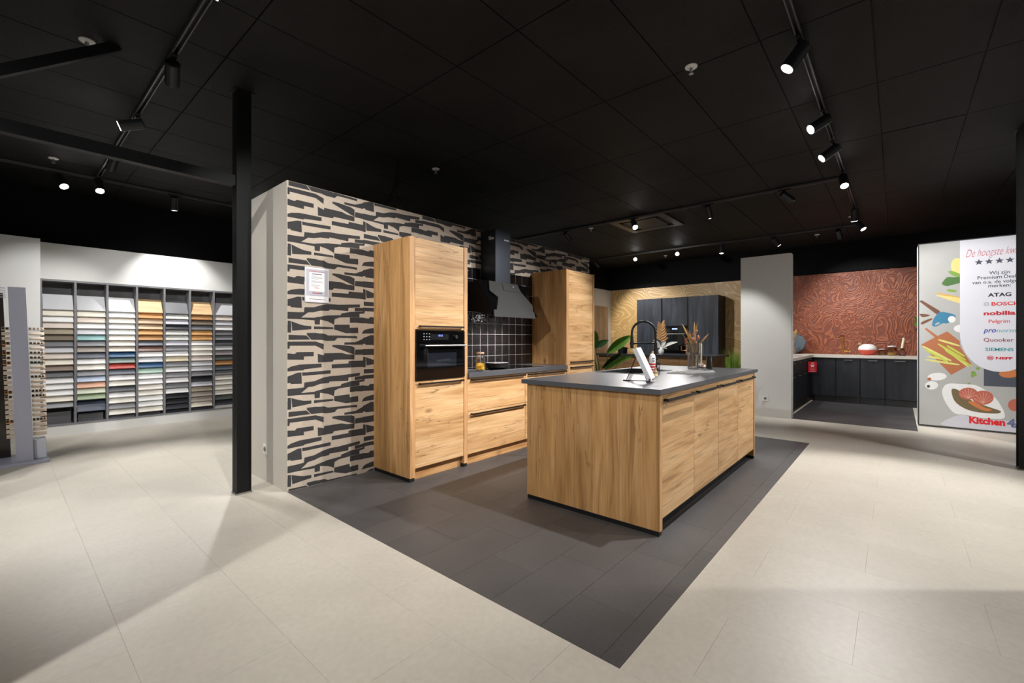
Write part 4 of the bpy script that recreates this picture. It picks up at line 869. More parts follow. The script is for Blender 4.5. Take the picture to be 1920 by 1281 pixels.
# ================================================================== WORKTOP SAMPLE STAND (left edge)
SY = 6.55
t = thing('sample_stand', 'lilac-grey metal sample stand with dark glass side at the left edge', 'display stand', (.12, SY, 0))
LEAN = .033
def LX(x, z): return x-LEAN*z
def leanbox(m, x0, x1, y0, y1, z0, z1):
    m.box(x0, x1, y0, y1, z0, z1)
    m.v[-8:] = [(LX(p[0], p[2]), p[1], p[2]) for p in m.v[-8:]]
    return m
leanbox(MB(), .115, .232, SY-.04, SY+.02, .03, 1.745).build('post', LILAC, t, bevel=.002)
MB().box(-.55, .335, SY-.10, SY+.42, .0, .03).build('base_plate', LILAC, t, bevel=.002)
leanbox(MB(), -.50, .085, SY+.30, SY+.315, .03, 1.70).build('dark_glass', plain('smoked_panel', rgb(44, 38, 34), .08), t)
m = MB()
for i in range(5): leanbox(m, -.5, .10, SY-.02, SY+.0, 1.64+i*.022, 1.646+i*.022)
m.build('top_rails', LILAC, t)
leanbox(MB(), .236, .325, SY+.0, SY+.16, .031, .225).build('base_box', plain('frosted_plastic', rgb(196, 200, 212), .3), t, bevel=.004)
beige = plain('sample_chip_beige', rgb(214, 196, 176), .5, noise=.06, nscale=40); peach = plain('sample_chip_orange', rgb(200, 148, 100), .5); chd = plain('sample_chip_dark', rgb(48, 44, 42), .5); grn = plain('sample_chip_green', rgb(150, 156, 130), .5)
for i in range(23):
    zb = 1.325-i*.0478
    multi = i in (0, 3, 5, 6, 7, 10, 13, 14, 19)
    for side, (xa, xb) in (('left', (.06, .112)), ('right', (.238, .345-.0005*i))):
        off = LX(0, zb)
        nm = thing('sample_strip', '%s worktop sample strip, %s row on the %s side of the sample stand' % ('mixed-chip' if multi else 'plain beige', (ORD+['twenty-first', 'twenty-second', 'twenty-third'])[i], side), 'sample strip', (xa+off, SY-.03, zb), 'strips on the sample stand', rot=(math.radians(-50), 0, 0))
        w = xb-xa
        MB().box(0, w, 0, .006, 0, .044).build('backing', (peach if i % 2 else beige) if multi and side == 'left' else (grn if i == 7 else beige), nm, local=True)
        if multi:
            k = MB(); nn = 4 if side == 'right' else 2
            for q in range(nn): k.box(w*(q+.1)/nn, w*(q+.75)/nn, -.0025, 0, .008, .036)
            k.build('chips', chd, nm, local=True)
            if side == 'right': MB().box(w*.87, w*.99, -.003, -.0026, .008, .036).build('end_chip', peach, nm, local=True)
# ================================================================== GOLD KITCHEN
t = thing('black_tall_cabinets', 'tall black oak cabinet block against the gold wavy wallpaper', 'cabinet', (11.0, 4.07, 0))
CX = 10.75
MB().box(CX+.022, 11.295, 3.085, 5.065, .08, 2.25).build('carcass', BLACKWOOD2, t)
MB().box(CX+.06, 11.295, 3.09, 5.06, 0, .08).build('plinth', BLACK, t)
for ya, yb, za, zb in ((4.425, 5.063, .09, 2.248), (3.785, 4.382, 1.56, 2.248), (3.785, 4.382, .09, .86), (3.087, 3.745, .09, 2.248)):
    MB().box(CX, CX+.02, ya, yb, za, zb).build('door', BLACKWOOD, t, bevel=.0015)
t = thing('black_steam_oven', 'black oven with blue display in the black cabinet block', 'oven', (CX, 4.08, .9))
MB().box(CX-.002, CX+.0215, 3.787, 4.380, .865, 1.40).build('door', GLASSBLACK, t)
p = MB().box(CX-.004, CX+.0215, 3.787, 4.380, 1.405, 1.555).build('control_panel', GLASSBLACK, t)
MB().box(CX-.006, CX-.004, 4.02, 4.15, 1.47, 1.50).build('display', BLUELED, p)
MB().cone((CX-.03, 3.83, 1.36), (CX-.03, 4.34, 1.36), .009, .009, 8).build('handle', CHROME, t)
t = thing('brown_island', 'low brown wood island with thin black worktop in the gold kitchen', 'kitchen island', (9.0, 3.6, 0))
MB().box(8.64, 9.5, 2.60, 4.95, .08, .885).build('body', WALNUT, t)
for i in range(4): MB().box(8.62, 8.64, 2.60+i*.5875+.002, 2.60+(i+1)*.5875-.002, .085, .882).build('front_panel', WALNUT, t)
MB().box(8.70, 9.45, 2.62, 4.93, 0, .08).build('plinth', BLACK, t)
single('black_worktop', MB().box(8.58, 9.55, 2.535, 5.0, .886, .926), plain('black_stone', rgb(40, 40, 42), .3), 'thin black worktop on the brown island in the gold kitchen', 'worktop', (9.0, 3.7, .886), bevel=.002)
# copper tap
b0 = Vector((8.95, 3.17, .927))
t = thing('copper_tap', 'copper square-arched tap on the black worktop', 'tap', b0)
MB().cone(b0, b0+UP*.01, .026, .026, 16).build('base_ring', COPPERM, t, smooth=True)
MB().tube([b0+UP*.01, b0+UP*.30, b0+UP*.325+Vector((0, -.02, 0)), b0+UP*.33+Vector((.05, -.18, 0)), b0+UP*.29+Vector((.055, -.2, 0))], .013, 10).build('spout', COPPERM, t, smooth=True)
MB().tube([b0+UP*.08, b0+UP*.085+Vector((0, .10, 0)), b0+UP*.17+Vector((0, .10, 0))], .010, 8).build('lever', COPPERM, t, smooth=True)
t = thing('cooking_pot', 'small black cooking pot on the left of the black worktop', 'pot', (8.95, 4.55, .927))
MB().lathe((8.95, 4.55, .927), [(.095, 0), (.10, .006), (.10, .12), (.102, .125), (.09, .13), (.02, .145), (.02, .16), (0, .162)], 24).build('body', MATTBLACK, t, smooth=True)
for s in (-1, 1): MB().tube([(8.95, 4.55+s*.10, 1.03), (8.95, 4.55+s*.14, 1.035), (8.95, 4.55+s*.14, 1.035)], .010, 6).build('ear', MATTBLACK, t)
# white vase with dried palm
vb = Vector((8.8, 3.62, .927))
t = thing('dried_palm_vase', 'white vase with an orange dried palm leaf on the black worktop', 'vase', vb)
MB().lathe(vb, [(.03, 0), (.05, .03), (.055, .08), (.03, .12), (.022, .15), (0, .15)], 20).build('body', plain('vase_white', rgb(226, 226, 224), .3), t, smooth=True)
orange = plain('dried_palm_orange', rgb(240, 198, 140), .8)
def leaf(m, base, tip, width, bend=Vector((0, 0, 0)), nrm=None, n=8, thick=.003, fold=.25):
    base, tip = Vector(base), Vector(tip); d = (tip-base).normalized()
    nrm = nrm or Vector((-FW.x, -FW.y, .4)); sdv = d.cross(nrm).normalized(); up = sdv.cross(d).normalized()
    vs = []
    for i in range(n+1):
        s = i/n; p = base*(1-s)**2+((base+tip)/2+bend)*2*s*(1-s)+tip*s*s
        w = width*(math.sin(math.pi*min(1, s*.94+.06))**.75)*.5
        for a, h in ((-1, fold), (0, 0), (1, fold)):
            vs.append(p+sdv*w*a+up*(w*h if a else 0)); vs.append(p+sdv*w*a+up*((w*h if a else 0)-thick))
    fs = []
    for i in range(n):
        q = i*6; r = q+6
        for c0 in (0, 2):
            fs += [(q+c0, q+c0+2, r+c0+2, r+c0), (q+c0+1, r+c0+1, r+c0+3, q+c0+3)]
        fs += [(q, r, r+1, q+1), (q+4, q+5, r+5, r+4)]
    fs += [(0, 1, 3, 2), (2, 3, 5, 4), (6*n, 6*n+2, 6*n+3, 6*n+1), (6*n+2, 6*n+4, 6*n+5, 6*n+3)]
    return m.add(vs, fs)
for i in range(13):
    s = i/12; h = .26+.30*s; side = -1 if i % 2 else 1
    m = MB(); b_ = vb+UP*h+RT*(.0); leaf(m, b_, b_+RT*side*(.14*(1-.55*s))+UP*(.09+.05*s), .05, n=5)
    m.build('palm_leaflet', orange, t, smooth=True)
MB().tube([vb+UP*.14, vb+UP*.58], .005, 6).build('palm_stem', orange, t)
for i, (dx, dz) in enumerate(((-.22, .10), (.20, .06), (.34, .12), (-.12, .02), (.12, -.02), (-.16, .16), (.1, .14))):
    m = MB(); leaf(m, vb+UP*.13, vb+UP*(.13+dz)+RT*dx, .06, UP*.05, n=5); m.build('white_leaf', plain('white_leaf_fabric', rgb(220, 220, 216), .7), t, smooth=True)
# big leafy plant beyond the tall oak cabinet
green = plain('banana_leaf_green', rgb(136, 186, 84), .35, noise=.25, nscale=9); dgreen = plain('banana_leaf_dark', rgb(62, 100, 56), .4, noise=.3, nscale=9)
def translucent(m, amt=.5):
    nt = m.node_tree; b = nt.nodes['Principled BSDF']; out = nt.nodes['Material Output']
    tl = N(nt, 'ShaderNodeBsdfTranslucent'); src = b.inputs['Base Color']
    if src.is_linked: L(nt, src.links[0].from_socket, tl.inputs[0])
    else: tl.inputs[0].default_value = src.default_value
    mx = N(nt, 'ShaderNodeMixShader'); mx.inputs[0].default_value = amt
    L(nt, b.outputs[0], mx.inputs[1]); L(nt, tl.outputs[0], mx.inputs[2]); L(nt, mx.outputs[0], out.inputs['Surface'])
for m_ in (green, dgreen, orange, straw, pinkd): translucent(m_)
pb = Vector((7.05, 4.02, 0))
t = thing('banana_plant', 'large green banana-leaf plant behind the tall oak cabinet', 'plant', pb)
MB().lathe(pb, [(.13, 0), (.16, .3), (.165, .32), (.15, .32), (.14, .28), (0, .28)], 24).build('pot', plain('pot_grey', rgb(90, 90, 92), .6), t, smooth=True)
def AT(px, py, k=8.0): # point at a given distance along the optical axis
    return Vector((0, 0, CAM_H))+FW*k+RT*((px-960)/834*k)+UP*((636-py)/834*k)
def plant_leaf(k0, b_, m_, e_, w, mat):
    st_ = MB().tube([pb+UP*.28, (pb+UP*.28)*.35+AT(*b_, k0)*.65+RT*.03, AT(*b_, k0)], [.012, .009, .007], 7).build('stem', green, t, smooth=True)
    m = MB(); leaf(m, AT(*b_, k0), AT(*e_, k0+.1), w, AT(*m_, k0)-(AT(*b_, k0)+AT(*e_, k0))/2, n=12, fold=.3); m.build('leaf', mat, st_, smooth=True)
plant_leaf(7.9, (1139, 662), (1160, 645), (1184, 629), .17, green)
plant_leaf(7.6, (1108, 655), (1114, 640), (1117, 620), .16, green)
plant_leaf(8.0, (1116, 652), (1126, 645), (1141, 638), .12, dgreen)
plant_leaf(7.8, (1165, 664), (1150, 672), (1128, 692), .10, dgreen)
plant_leaf(7.7, (1135, 692), (1158, 676), (1188, 668), .09, green)
# grass plant by the gold wall
gb = Vector((10.15, 2.62, 0))
t = thing('grass_plant', 'tall green grass plant in front of the gold wallpaper', 'plant', gb)
MB().lathe(gb, [(.12, 0), (.15, .38), (.14, .38), (.12, .34), (0, .34)], 20).build('pot', BLACK, t, smooth=True)
GRASS = plain('grass_green', rgb(128, 160, 66), .5, noise=.3, nscale=6); translucent(GRASS)
gm = MB(); rr = random.Random(5)
for i in range(220):
    an, rad, h = rr.uniform(0, 6.283), rr.random()**.6*.30, rr.uniform(.35, .74)
    p0 = gb+Vector((rad*.35*math.cos(an), rad*.35*math.sin(an), .34)); p1 = gb+Vector((rad*math.cos(an), rad*math.sin(an), .34+h))
    d = Vector((-math.sin(an), math.cos(an), 0))*.007; mid = (p0*.45+p1*.55)+UP*.05
    gm.add([p0-d, p0+d, mid-d*.8, mid+d*.8, p1], [(0, 1, 3, 2), (2, 3, 4)])
o = gm.build('grass_blades', GRASS, t); o['kind'] = 'stuff'
# ================================================================== COPPER KITCHEN
CF = 10.70
def front_x(parent, ya, yb, za, zb, hy0, hy1, hz):
    d = MB().box(CF, CF+.02, ya, yb, za, zb).build('door', BLACKWOOD2, parent, bevel=.0015)
    if hy0 is not None: MB().box(CF-.024, CF, hy0, hy1, hz-.004, hz+.004).box(CF-.026, CF-.022, hy0, hy1, hz-.012, hz+.004).build('handle', plain('anthracite_handle', rgb(92, 92, 95), .35, metal=.6), d)
units = [(.91, 1.29, 'narrow corner', None), (.535, .905, 'left of the gold tap', 1), (.175, .530, 'under the gold tap', 2), (-.43, .170, 'wide', 3)]
for ya, yb, nm, k in units:
    t = thing('black_base_cabinet', 'black base cabinet of the copper kitchen, ' + {None: 'narrow filler in the corner', 1: 'first door beside the corner', 2: 'middle door', 3: 'wide door nearest the banner'}[k], 'cabinet', (11.0, (ya+yb)/2, 0), 'base cabinets of the copper kitchen')
    MB().box(CF+.022, 11.295, ya, yb, .12, .872).build('carcass', BLACKWOOD2, t)
    MB().box(CF+.06, CF+.075, ya, yb, 0, .12).build('plinth', BLACK, t)
    yc = (ya+yb)/2
    if k: front_x(t, ya+.002, yb-.002, .125, .868, *( (yc-.07, yc+.06) if k < 3 else (yc+.02, yc+.17)), .835)
    else: front_x(t, ya+.002, yb-.002, .125, .868, None, None, 0)
# run along the white pillar side
t = thing('black_drawer_run', 'black drawer cabinets running back from the white pillar', 'cabinet', (9.45, 1.6, 0))
MB().box(8.24, 10.69, 1.312, 1.955, .12, .872).build('carcass', BLACKWOOD2, t)
MB().box(8.24, 10.69, 1.37, 1.385, 0, .12).build('plinth', BLACK, t)
for i in range(4):
    xa = 8.24+i*.6125
    for za, zb in ((.64, .868), (.125, .632)):
        d = MB().box(xa+.002, xa+.6105, 1.29, 1.31, za, zb).build('drawer', BLACKWOOD2, t, bevel=.0015)
        MB().box(xa+.24, xa+.37, 1.266, 1.29, zb-.036, zb-.028).build('handle', CHROME, d)
m = MB(); m.prism([(8.235, 1.275), (10.672, 1.275), (10.672, -.45), (11.296, -.45), (11.296, 1.958), (8.235, 1.958)], 2, .873, .925)
single('pale_worktop', m, PALETOP, 'pale stone corner worktop of the copper kitchen', 'worktop', (10.9, 1.2, .873), bevel=.002)
t = thing('red_notice', 'small red card with white lines on the black drawers', 'sign', (10.0, 1.288, .60))
M = Matrix.Translation((9.98, 1.27, .61)) @ Matrix.Rotation(math.radians(-38), 4, 'Z')
MB().obox(M, 0, .19, -.002, .002, 0, .20).build('card', plain('notice_red', rgb(214, 34, 48), .5), t)
k = MB()
for i, (a_, w_, h_) in enumerate(((.07, .05, .014), (.05, .09, .008), (.06, .07, .026), (.05, .09, .008), (.04, .11, .006), (.03, .13, .006))):
    k.obox(M, a_, a_+w_, -.0035, -.002, .165-i*.03, .165-i*.03+h_)
k.build('white_lines', PAPERW, t)
g0 = Vector((10.92, .81, .926))
t = thing('gold_tap', 'brushed gold mixer tap on the pale worktop', 'tap', g0)
MB().cone(g0, g0+UP*.39, .018, .018, 14).build('stem', GOLD, t, smooth=True)
MB().tube([g0+UP*.37, g0+UP*.385+Vector((-.07, .02, 0)), g0+UP*.34+Vector((-.20, .05, 0))], .015, 10).build('spout', GOLD, t, smooth=True)
MB().tube([g0+UP*.07, g0+UP*.07+Vector((-.02, -.12, 0))], .013, 8).build('lever', GOLD, t, smooth=True)
b0 = Vector((11.0, .435, .926))
t = thing('mixing_bowl', 'white mixing bowl nested in an orange-red bowl on the pale worktop', 'bowl', b0)
MB().lathe(b0, [(.06, 0), (.10, .02), (.145, .09), (.148, .10), (.14, .10), (.09, .02), (0, .015)], 28).build('red_bowl', plain('bowl_red', rgb(222, 88, 70), .35), t, smooth=True)
MB().lathe(b0, [(.143, .101), (.148, .125), (.13, .165), (.09, .20), (.05, .212), (0, .215)], 28).build('white_bowl', PLASTICW, t, smooth=True)
MB().sphere(b0+Vector((-.02, .115, .215)), .035, .035, .03, 10, 8).build('wooden_knob', PALEWOOD, t, smooth=True)
for i, (yy, r_, h_, lab) in enumerate(((.222, .058, .13, 'low glass jar of nuts beside the red bowl'), (.078, .080, .19, 'larger clip-top glass jar with yellow bottom on the pale worktop'))):
    c = Vector((11.05, yy, .926)); t = thing('storage_jar', lab, 'jar', c)
    MB().lathe(c, [(r_*.95, 0), (r_, .006), (r_, h_*.75), (r_*.75, h_*.86), (r_*.72, h_*.86), (r_*.95, h_*.74), (r_*.95, .01), (0, .008)], 24).build('glass_body', JARGLASS, t, smooth=True)
    MB().lathe(c, [(0, h_*.86), (r_*.8, h_*.86), (r_*.8, h_*.95), (0, h_)], 24).build('lid', ACRYL, t, smooth=True)
    MB().cone(c+UP*.009, c+UP*(.055 if i else .08), r_*.92, r_*.92, 20).build('contents', plain('jar_yellow', rgb(226, 186, 40), .5) if i else plain('jar_nuts', rgb(150, 110, 80), .7), t)
c = Vector((11.05, -.066, .926))
t = thing('wire_candle_holder', 'black wire loop holding a cream candle by the banner wall', 'candle holder', c)
ring = [c+Vector((0, .045*math.sin(a), .062+.055*math.cos(a))) for a in [2*math.pi*i/20 for i in range(20)]]
MB().tube(ring+[ring[0]], .006, 6).cone(c, c+UP*.012, .05, .05, 16).build('wire_loop', MATTBLACK, t)
MB().cone(c+UP*.118, c+UP*.14, .02, .024, 12).build('cup', MATTBLACK, t)
t = thing('candle', 'cream candle tilted in the black wire holder', 'candle', c+UP*.141)
MB().tube([c+UP*.141, c+UP*.33+Vector((0, -.028, 0))], .02, 14).build('wax', wax, t, smooth=True)
MB().tube([c+UP*.33+Vector((0, -.028, 0)), c+UP*.342+Vector((0, -.03, 0))], .002, 5).build('wick', BLACK, t)
c = Vector((11.05, 1.66, .926))
t = thing('round_tray', 'dark faceted round tray leaning in the worktop corner', 'tray', c)
pl_ = [(c.y+.22*math.cos(a)*(1+.05*math.sin(3*a)), c.z+.215+.21*math.sin(a)) for a in [2*math.pi*i/9+.2 for i in range(9)]]
m = MB().prism(pl_, 0, 11.02, 11.04); m.v = [(x+(z-.926)*.3-.03, y, z) for x, y, z in m.v]; m.build('plate', plain('tray_slate', rgb(72, 84, 92), .35), t)
m = MB(); rim = [(11.02+(z-.926)*.3-.03, y, z) for y, z in pl_]; m.tube(rim+[rim[0]], .008, 6).build('rim', MATTBLACK, t)
c = Vector((9.9, 1.55, .926))
t = thing('marble_board', 'pale marble serving board with a wooden spoon on the corner worktop', 'board', c)
MB().obox(Matrix.Translation(c) @ Matrix.Rotation(.5, 4, 'Z'), -.22, .22, -.12, .12, 0, .02).build('board', plain('board_marble', rgb(222, 212, 202), .3, noise=.12, nscale=9), t, bevel=.003)
MB().tube([c+Vector((-.1, -.06, .03)), c+Vector((.15, .05, .03))], .010, 8).build('spoon', PALEWOOD, t, smooth=True)
c = Vector((10.75, 1.62, .926))
t = thing('pampas_vase', 'slim vase of tan dried grass half hidden by the white pillar', 'vase', c)
MB().lathe(c, [(.03, 0), (.045, .06), (.02, .14), (.018, .17), (0, .17)], 16).build('body', plain('vase_tan', rgb(150, 120, 84), .5), t, smooth=True)
for i in range(4):
    e_ = c+Vector((.02*i-.03, .05-.03*i, .48+.04*(i % 2)))
    MB().tube([c+UP*.16, (c+UP*.16+e_)/2, e_-UP*.05, e_], [.003, .004, .022, .002], 7).build('plume', straw, t, smooth=True)
# hanging plant by the banner wall
c = Vector((10.6, -.40, 1.62))
t = thing('trailing_plant', 'small trailing green plant on a black wall shelf behind the banner', 'plant', c)
MB().box(10.45, 11.299, -.46, -.26, 1.40, 1.42).build('shelf', BLACK, t)
MB().lathe((10.6, -.33, 1.42), [(.04, 0), (.055, .09), (.05, .09), (0, .08)], 14).build('pot', BLACK, t, smooth=True)
rr = random.Random(9)
for i in range(16):
    b_ = Vector((10.6+rr.uniform(-.05, .05), -.31+rr.uniform(-.03, .05), 1.50+rr.uniform(-.02, .08))); e_ = b_+Vector((rr.uniform(-.08, .08), rr.uniform(-.02, .10), rr.uniform(-.05, .16)))
    m = MB(); leaf(m, b_, e_, .06, n=4); m.build('leaf', green, t, smooth=True)
# ================================================================== BANNER
BX = 8.60
t = thing('brand_banner', 'tall framed banner with food pictures and brand names at the right', 'banner', (BX, -1.0, .012))
BY0, BY1, BZ0, BZ1 = -1.80, -.222, .012, 2.595
MB().box(BX, BX+.036, BY0, BY1, BZ0, BZ1).build('frame', plain('banner_frame', rgb(44, 46, 50), .4), t, bevel=.002)
sheet = MB().box(BX-.0015, BX, BY0+.014, BY1-.014, BZ0+.014, BZ1-.014).build('print_sheet', plain('banner_concrete', rgb(172, 172, 170), .45, noise=.16, nscale=2.2), t)
PC = dict(yellow=(228, 204, 130), pasta=(206, 164, 84), leaf=(120, 158, 66), dleaf=(72, 112, 56), brown=(108, 70, 50), blue=(52, 122, 156), concrete=(190, 190, 190), white=(226, 226, 226), board=(172, 104, 66), asp=(186, 196, 76), asp2=(208, 206, 120), dark=(60, 62, 66), slate=(72, 76, 88), roast=(198, 118, 66), fish=(112, 96, 66), shell=(182, 98, 80), shelll=(216, 160, 140), lgrey=(196, 196, 206))
PN = dict(shellrib='shell_rib', cuphole='cup_handle_gap')
for idx_, (nm, lay_, col, poly) in enumerate(PRINT):
    q = [tuple(p) for p in poly]
    for ax_, k_, ge_ in ((0, BY0+.015, True), (0, BY1-.015, False), (1, BZ0+.015, True), (1, BZ1-.015, False)):
        if len(q) > 2: q = clip_poly(q, ax_, k_, ge_)
    if len(q) < 3: continue
    if nm in ('leaf', 'paper', 'fish', 'cup', 'spoon', 'fork', 'pod', 'sector', 'pasta', 'spear', 'cuphole'):
        for _ in range(2):      # round the corners of organic outlines
            q = [pt for k_ in range(len(q)) for pt in ((q[k_][0]*.78+q[(k_+1) % len(q)][0]*.22, q[k_][1]*.78+q[(k_+1) % len(q)][1]*.22), (q[k_][0]*.22+q[(k_+1) % len(q)][0]*.78, q[k_][1]*.22+q[(k_+1) % len(q)][1]*.78))]
    x = BX-.0015-.0003*lay_-.000012*idx_
    MB().add([(x, a, b) for a, b in q], [tuple(range(len(q)))]).build('printed_'+PN.get(nm, nm), plain('banner_'+col, rgb(*PC[col]), .45, noise=.08, nscale=25), sheet)
# pale capsule panel with the lettering
yc, hw = -1.012, .366; zs, zb = 1.31, .806
poly = [(yc+hw, BZ1-.016), (yc+hw, zs)]
for i in range(1, 24):
    an = math.pi*i/24; poly.append((yc+hw*math.cos(an), zs-(zs-zb)*math.sin(an)))
poly += [(yc-hw, zs), (yc-hw, BZ1-.016)]
xp = BX-.0040
pan = MB().add([(xp, a, b) for a, b in poly], [tuple(range(len(poly)))]).build('printed_panel', plain('banner_panel', rgb(216, 217, 226), .45, noise=.02, nscale=6), sheet)
xt = xp-.0006
cd_, cr_, cn_ = plain('banner_text_dark', rgb(74, 76, 92), .5), plain('banner_text_red', rgb(208, 48, 52), .5), plain('banner_text_crimson', rgb(190, 30, 44), .5)
text('script_heading', 'De hoogste kwaliteit', plain('banner_script_red', rgb(190, 84, 92), .5), pan, (xt, -1.012, 2.345), '-x', width=.62, height=.10, shear=.45, bold=-.012)
for i in range(5):
    cy, cz = -.825-i*.0935, 2.265; pts = []
    for k in range(10):
        r_ = .043 if k % 2 == 0 else .018; an = math.pi/2+k*math.pi/5; pts.append((xt, cy-r_*math.cos(an), cz+r_*math.sin(an)))
    MB().add(pts, [tuple(range(10))]).build('printed_star', cd_, pan)
for s, z_, w_ in (('Wij zijn', 2.092, .187), ('van o.a. de volgende', 1.974, .500), ('merken:', 1.921, .200)):
    text('text_line', s, cd_, pan, (xt, -1.012, z_), '-x', width=w_, height=.043, bold=.012)
text('text_word', 'Premium', cd_, pan, (xt, -.812, 2.034), '-x', width=.222, height=.043, bold=.012, align='LEFT')
text('text_word', 'Dealer', cd_, pan, (xt, -1.052, 2.034), '-x', width=.160, height=.043, bold=.012, align='LEFT')
text('brand_line', 'ATAG', plain('banner_text_black', rgb(44, 44, 52), .5), pan, (xt, -1.012, 1.797), '-x', width=.211, height=.048, bold=.035)
text('brand_line', 'BOSCH', cr_, pan, (xt, -.941, 1.678), '-x', width=.245, height=.046, bold=.03, align='LEFT')
def ring_mesh(name, cy, cz, r0, r1, mat):
    n = 24; vs = [(xt, cy+r*math.cos(2*math.pi*i/n), cz+r*math.sin(2*math.pi*i/n)) for r in (r0, r1) for i in range(n)]
    MB().add(vs, [(i, (i+1) % n, n+(i+1) % n, n+i) for i in range(n)]).build(name, mat, pan)
gm_ = plain('banner_text_grey', rgb(140, 144, 152), .5)
ring_mesh('brand_emblem', -.895, 1.700, .019, .025, gm_)
MB().box(xt, xt+.0003, -.901, -.889, 1.697, 1.703).box(xt, xt+.0003, -.905, -.901, 1.688, 1.712).box(xt, xt+.0003, -.889, -.885, 1.688, 1.712).build('brand_emblem', gm_, pan)
text('brand_line', 'nobilia', cn_, pan, (xt, -1.012, 1.555), '-x', width=.285, height=.052, bold=.04)
text('brand_line', 'Pelgrim', cr_, pan, (xt, -1.010, 1.450), '-x', width=.191, height=.044, bold=.012)
text('brand_line', 'pro', plain('banner_text_blue', rgb(40, 66, 160), .5), pan, (xt, -.867, 1.325), '-x', width=.115, height=.042, bold=.02, shear=.25, align='LEFT')
text('brand_line', 'norm', plain('banner_text_teal', rgb(70, 160, 160), .5), pan, (xt, -.985, 1.325), '-x', width=.175, height=.034, shear=.25, align='LEFT')
text('brand_line', 'Quooker', plain('banner_text_wine', rgb(128, 40, 66), .5), pan, (xt, -1.004, 1.203), '-x', width=.270, height=.048, bold=.01)
text('brand_line', 'SIEMENS', plain('banner_text_petrol', rgb(40, 150, 156), .5), pan, (xt, -1.010, 1.080), '-x', width=.253, height=.042, bold=.025)
text('brand_line', 'NEFF', cn_, pan, (xt, -.979, .972), '-x', width=.150, height=.030, bold=.05, align='LEFT')
ring_mesh('brand_emblem', -.930, .987, .022, .030, cn_)
MB().box(xt, xt+.0003, -.948, -.912, .978, .996).build('brand_emblem', cn_, pan)
text('banner_logo', 'Kitchen', plain('banner_logo_red', rgb(216, 30, 40), .5), sheet, (BX-.0040, -.734, .105), '-x', width=.33, height=.088, bold=.05, align='LEFT')
text('banner_logo', '4All', plain('banner_logo_grey', rgb(96, 104, 140), .5), sheet, (BX-.0040, -1.078, .098), '-x', width=.22, height=.105, bold=.05, align='LEFT')
# ================================================================== CEILING FITTINGS
def track(label, p0, p1):
    p0, p1 = Vector(p0), Vector(p1); ax_ = (p1-p0).normalized(); s_ = Vector((-ax_.y, ax_.x, 0)); Ln = (p1-p0).length
    t = thing('light_track', label, 'light track', p0)
    M = Matrix.Translation(p0) @ Matrix(((ax_.x, s_.x, 0, 0), (ax_.y, s_.y, 0, 0), (0, 0, 1, 0), (0, 0, 0, 1)))
    MB().obox(M, 0, Ln, -.018, .018, -.010, -.0005).build('rail_base', BLACK, t)
    for a in (-.018, .011): MB().obox(M, 0, Ln, a, a+.007, -.034, -.010).build('rail_flange', plain('track_grey', rgb(84, 84, 86), .35), t)
    MB().obox(M, -.01, 0, -.018, .018, -.034, -.0005).build('end_cap', BLACK, t)
    MB().obox(M, Ln, Ln+.01, -.018, .018, -.034, -.0005).build('end_cap', BLACK, t)
    return t
track('black light track running away along the left side of the ceiling', (.79, -2.4, CZ), (.79, 7.38, CZ))
track('black light track crossing the ceiling in front of the sample wall', (-1.5, 7.41, CZ), (4.2, 7.41, CZ))
track('black light track running away along the right side of the ceiling', (-2.4, .48, CZ), (9.60, .48, CZ))
track('black light track crossing the ceiling beyond the oak kitchen', (6.72, .51, CZ), (6.72, 5.9, CZ))
track('black light track crossing the ceiling before the gold and copper kitchens', (9.65, .51, CZ), (9.65, 6.0, CZ))
def spot(label, x, y, aim, along, power=1.0, size=64, lit=True, blend=.55):
    """track spotlight: adapter, swivel joint, cylinder head with glowing lens"""
    base = Vector((x, y, CZ-.034)); a = Vector(aim).normalized()
    t = thing('track_spotlight', label, 'spotlight', base, 'track spotlights')
    dx, dy = (.075, .016) if along == 'x' else (.016, .075)
    MB().box(x-dx, x+dx, y-dy, y+dy, base.z-.018, base.z).build('adapter', MATTBLACK, t, bevel=.002)
    piv = base+UP*-.075
    MB().cone(base+UP*-.018, piv, .009, .009, 10).build('swivel_stem', plain('joint_grey', rgb(110, 110, 112), .35, metal=.5), t, smooth=True)
    r_, l_ = .044, .17
    back = piv-a*.045; frt = back+a*l_
    hd = MB().cone(back, frt, r_, r_, 28).build('head', plain('lamp_black', rgb(38, 39, 42), .32), t, smooth=True)
    MB().cone(back-a*.006, back, r_*.85, r_, 28).build('rear_cap', BLACK, hd, smooth=True)
    MB().cone(frt+a*.0005, frt+a*.002, r_*.86, r_*.86, 28).build('lens', LENS, hd)
    ld = bpy.data.lights.new('spot_beam', 'SPOT'); ld.energy = LAMP_W*power; ld.spot_size = math.radians(size); ld.spot_blend = blend; ld.shadow_soft_size = .03; ld.color = (1.0, .98, .955)
    lo = bpy.data.objects.new('spot_beam', ld); COL.objects.link(lo); lo.parent = hd
    lo.location = frt+a*.01-base
    lo.rotation_euler = a.to_track_quat('-Z', 'Y').to_euler()
    return t
def im(r, d, f): return RT*r+UP*(-d)+FW*f      # direction from image-right, down and away components
LT = 'on the left ceiling track'
def at(label, x, y, tgt, along, power, size=64, blend=.55):
    return spot(label, x, y, Vector(tgt)-Vector((x, y, CZ-.11)), along, power, size, True, blend)
spot('black spotlight at the top edge, nearest lamp '+LT, .79, 2.62, im(-.72, .72, -.15), 'y', .55, 66)
at('black spotlight with dark back to the camera, second lamp '+LT, .79, 3.80, (1.6, 8.1, 1.0), 'y', .9, 46)
spot('spotlight with bright lens turned left, third lamp '+LT, .79, 5.02, im(-.76, .36, -.52), 'y', .7, 60)
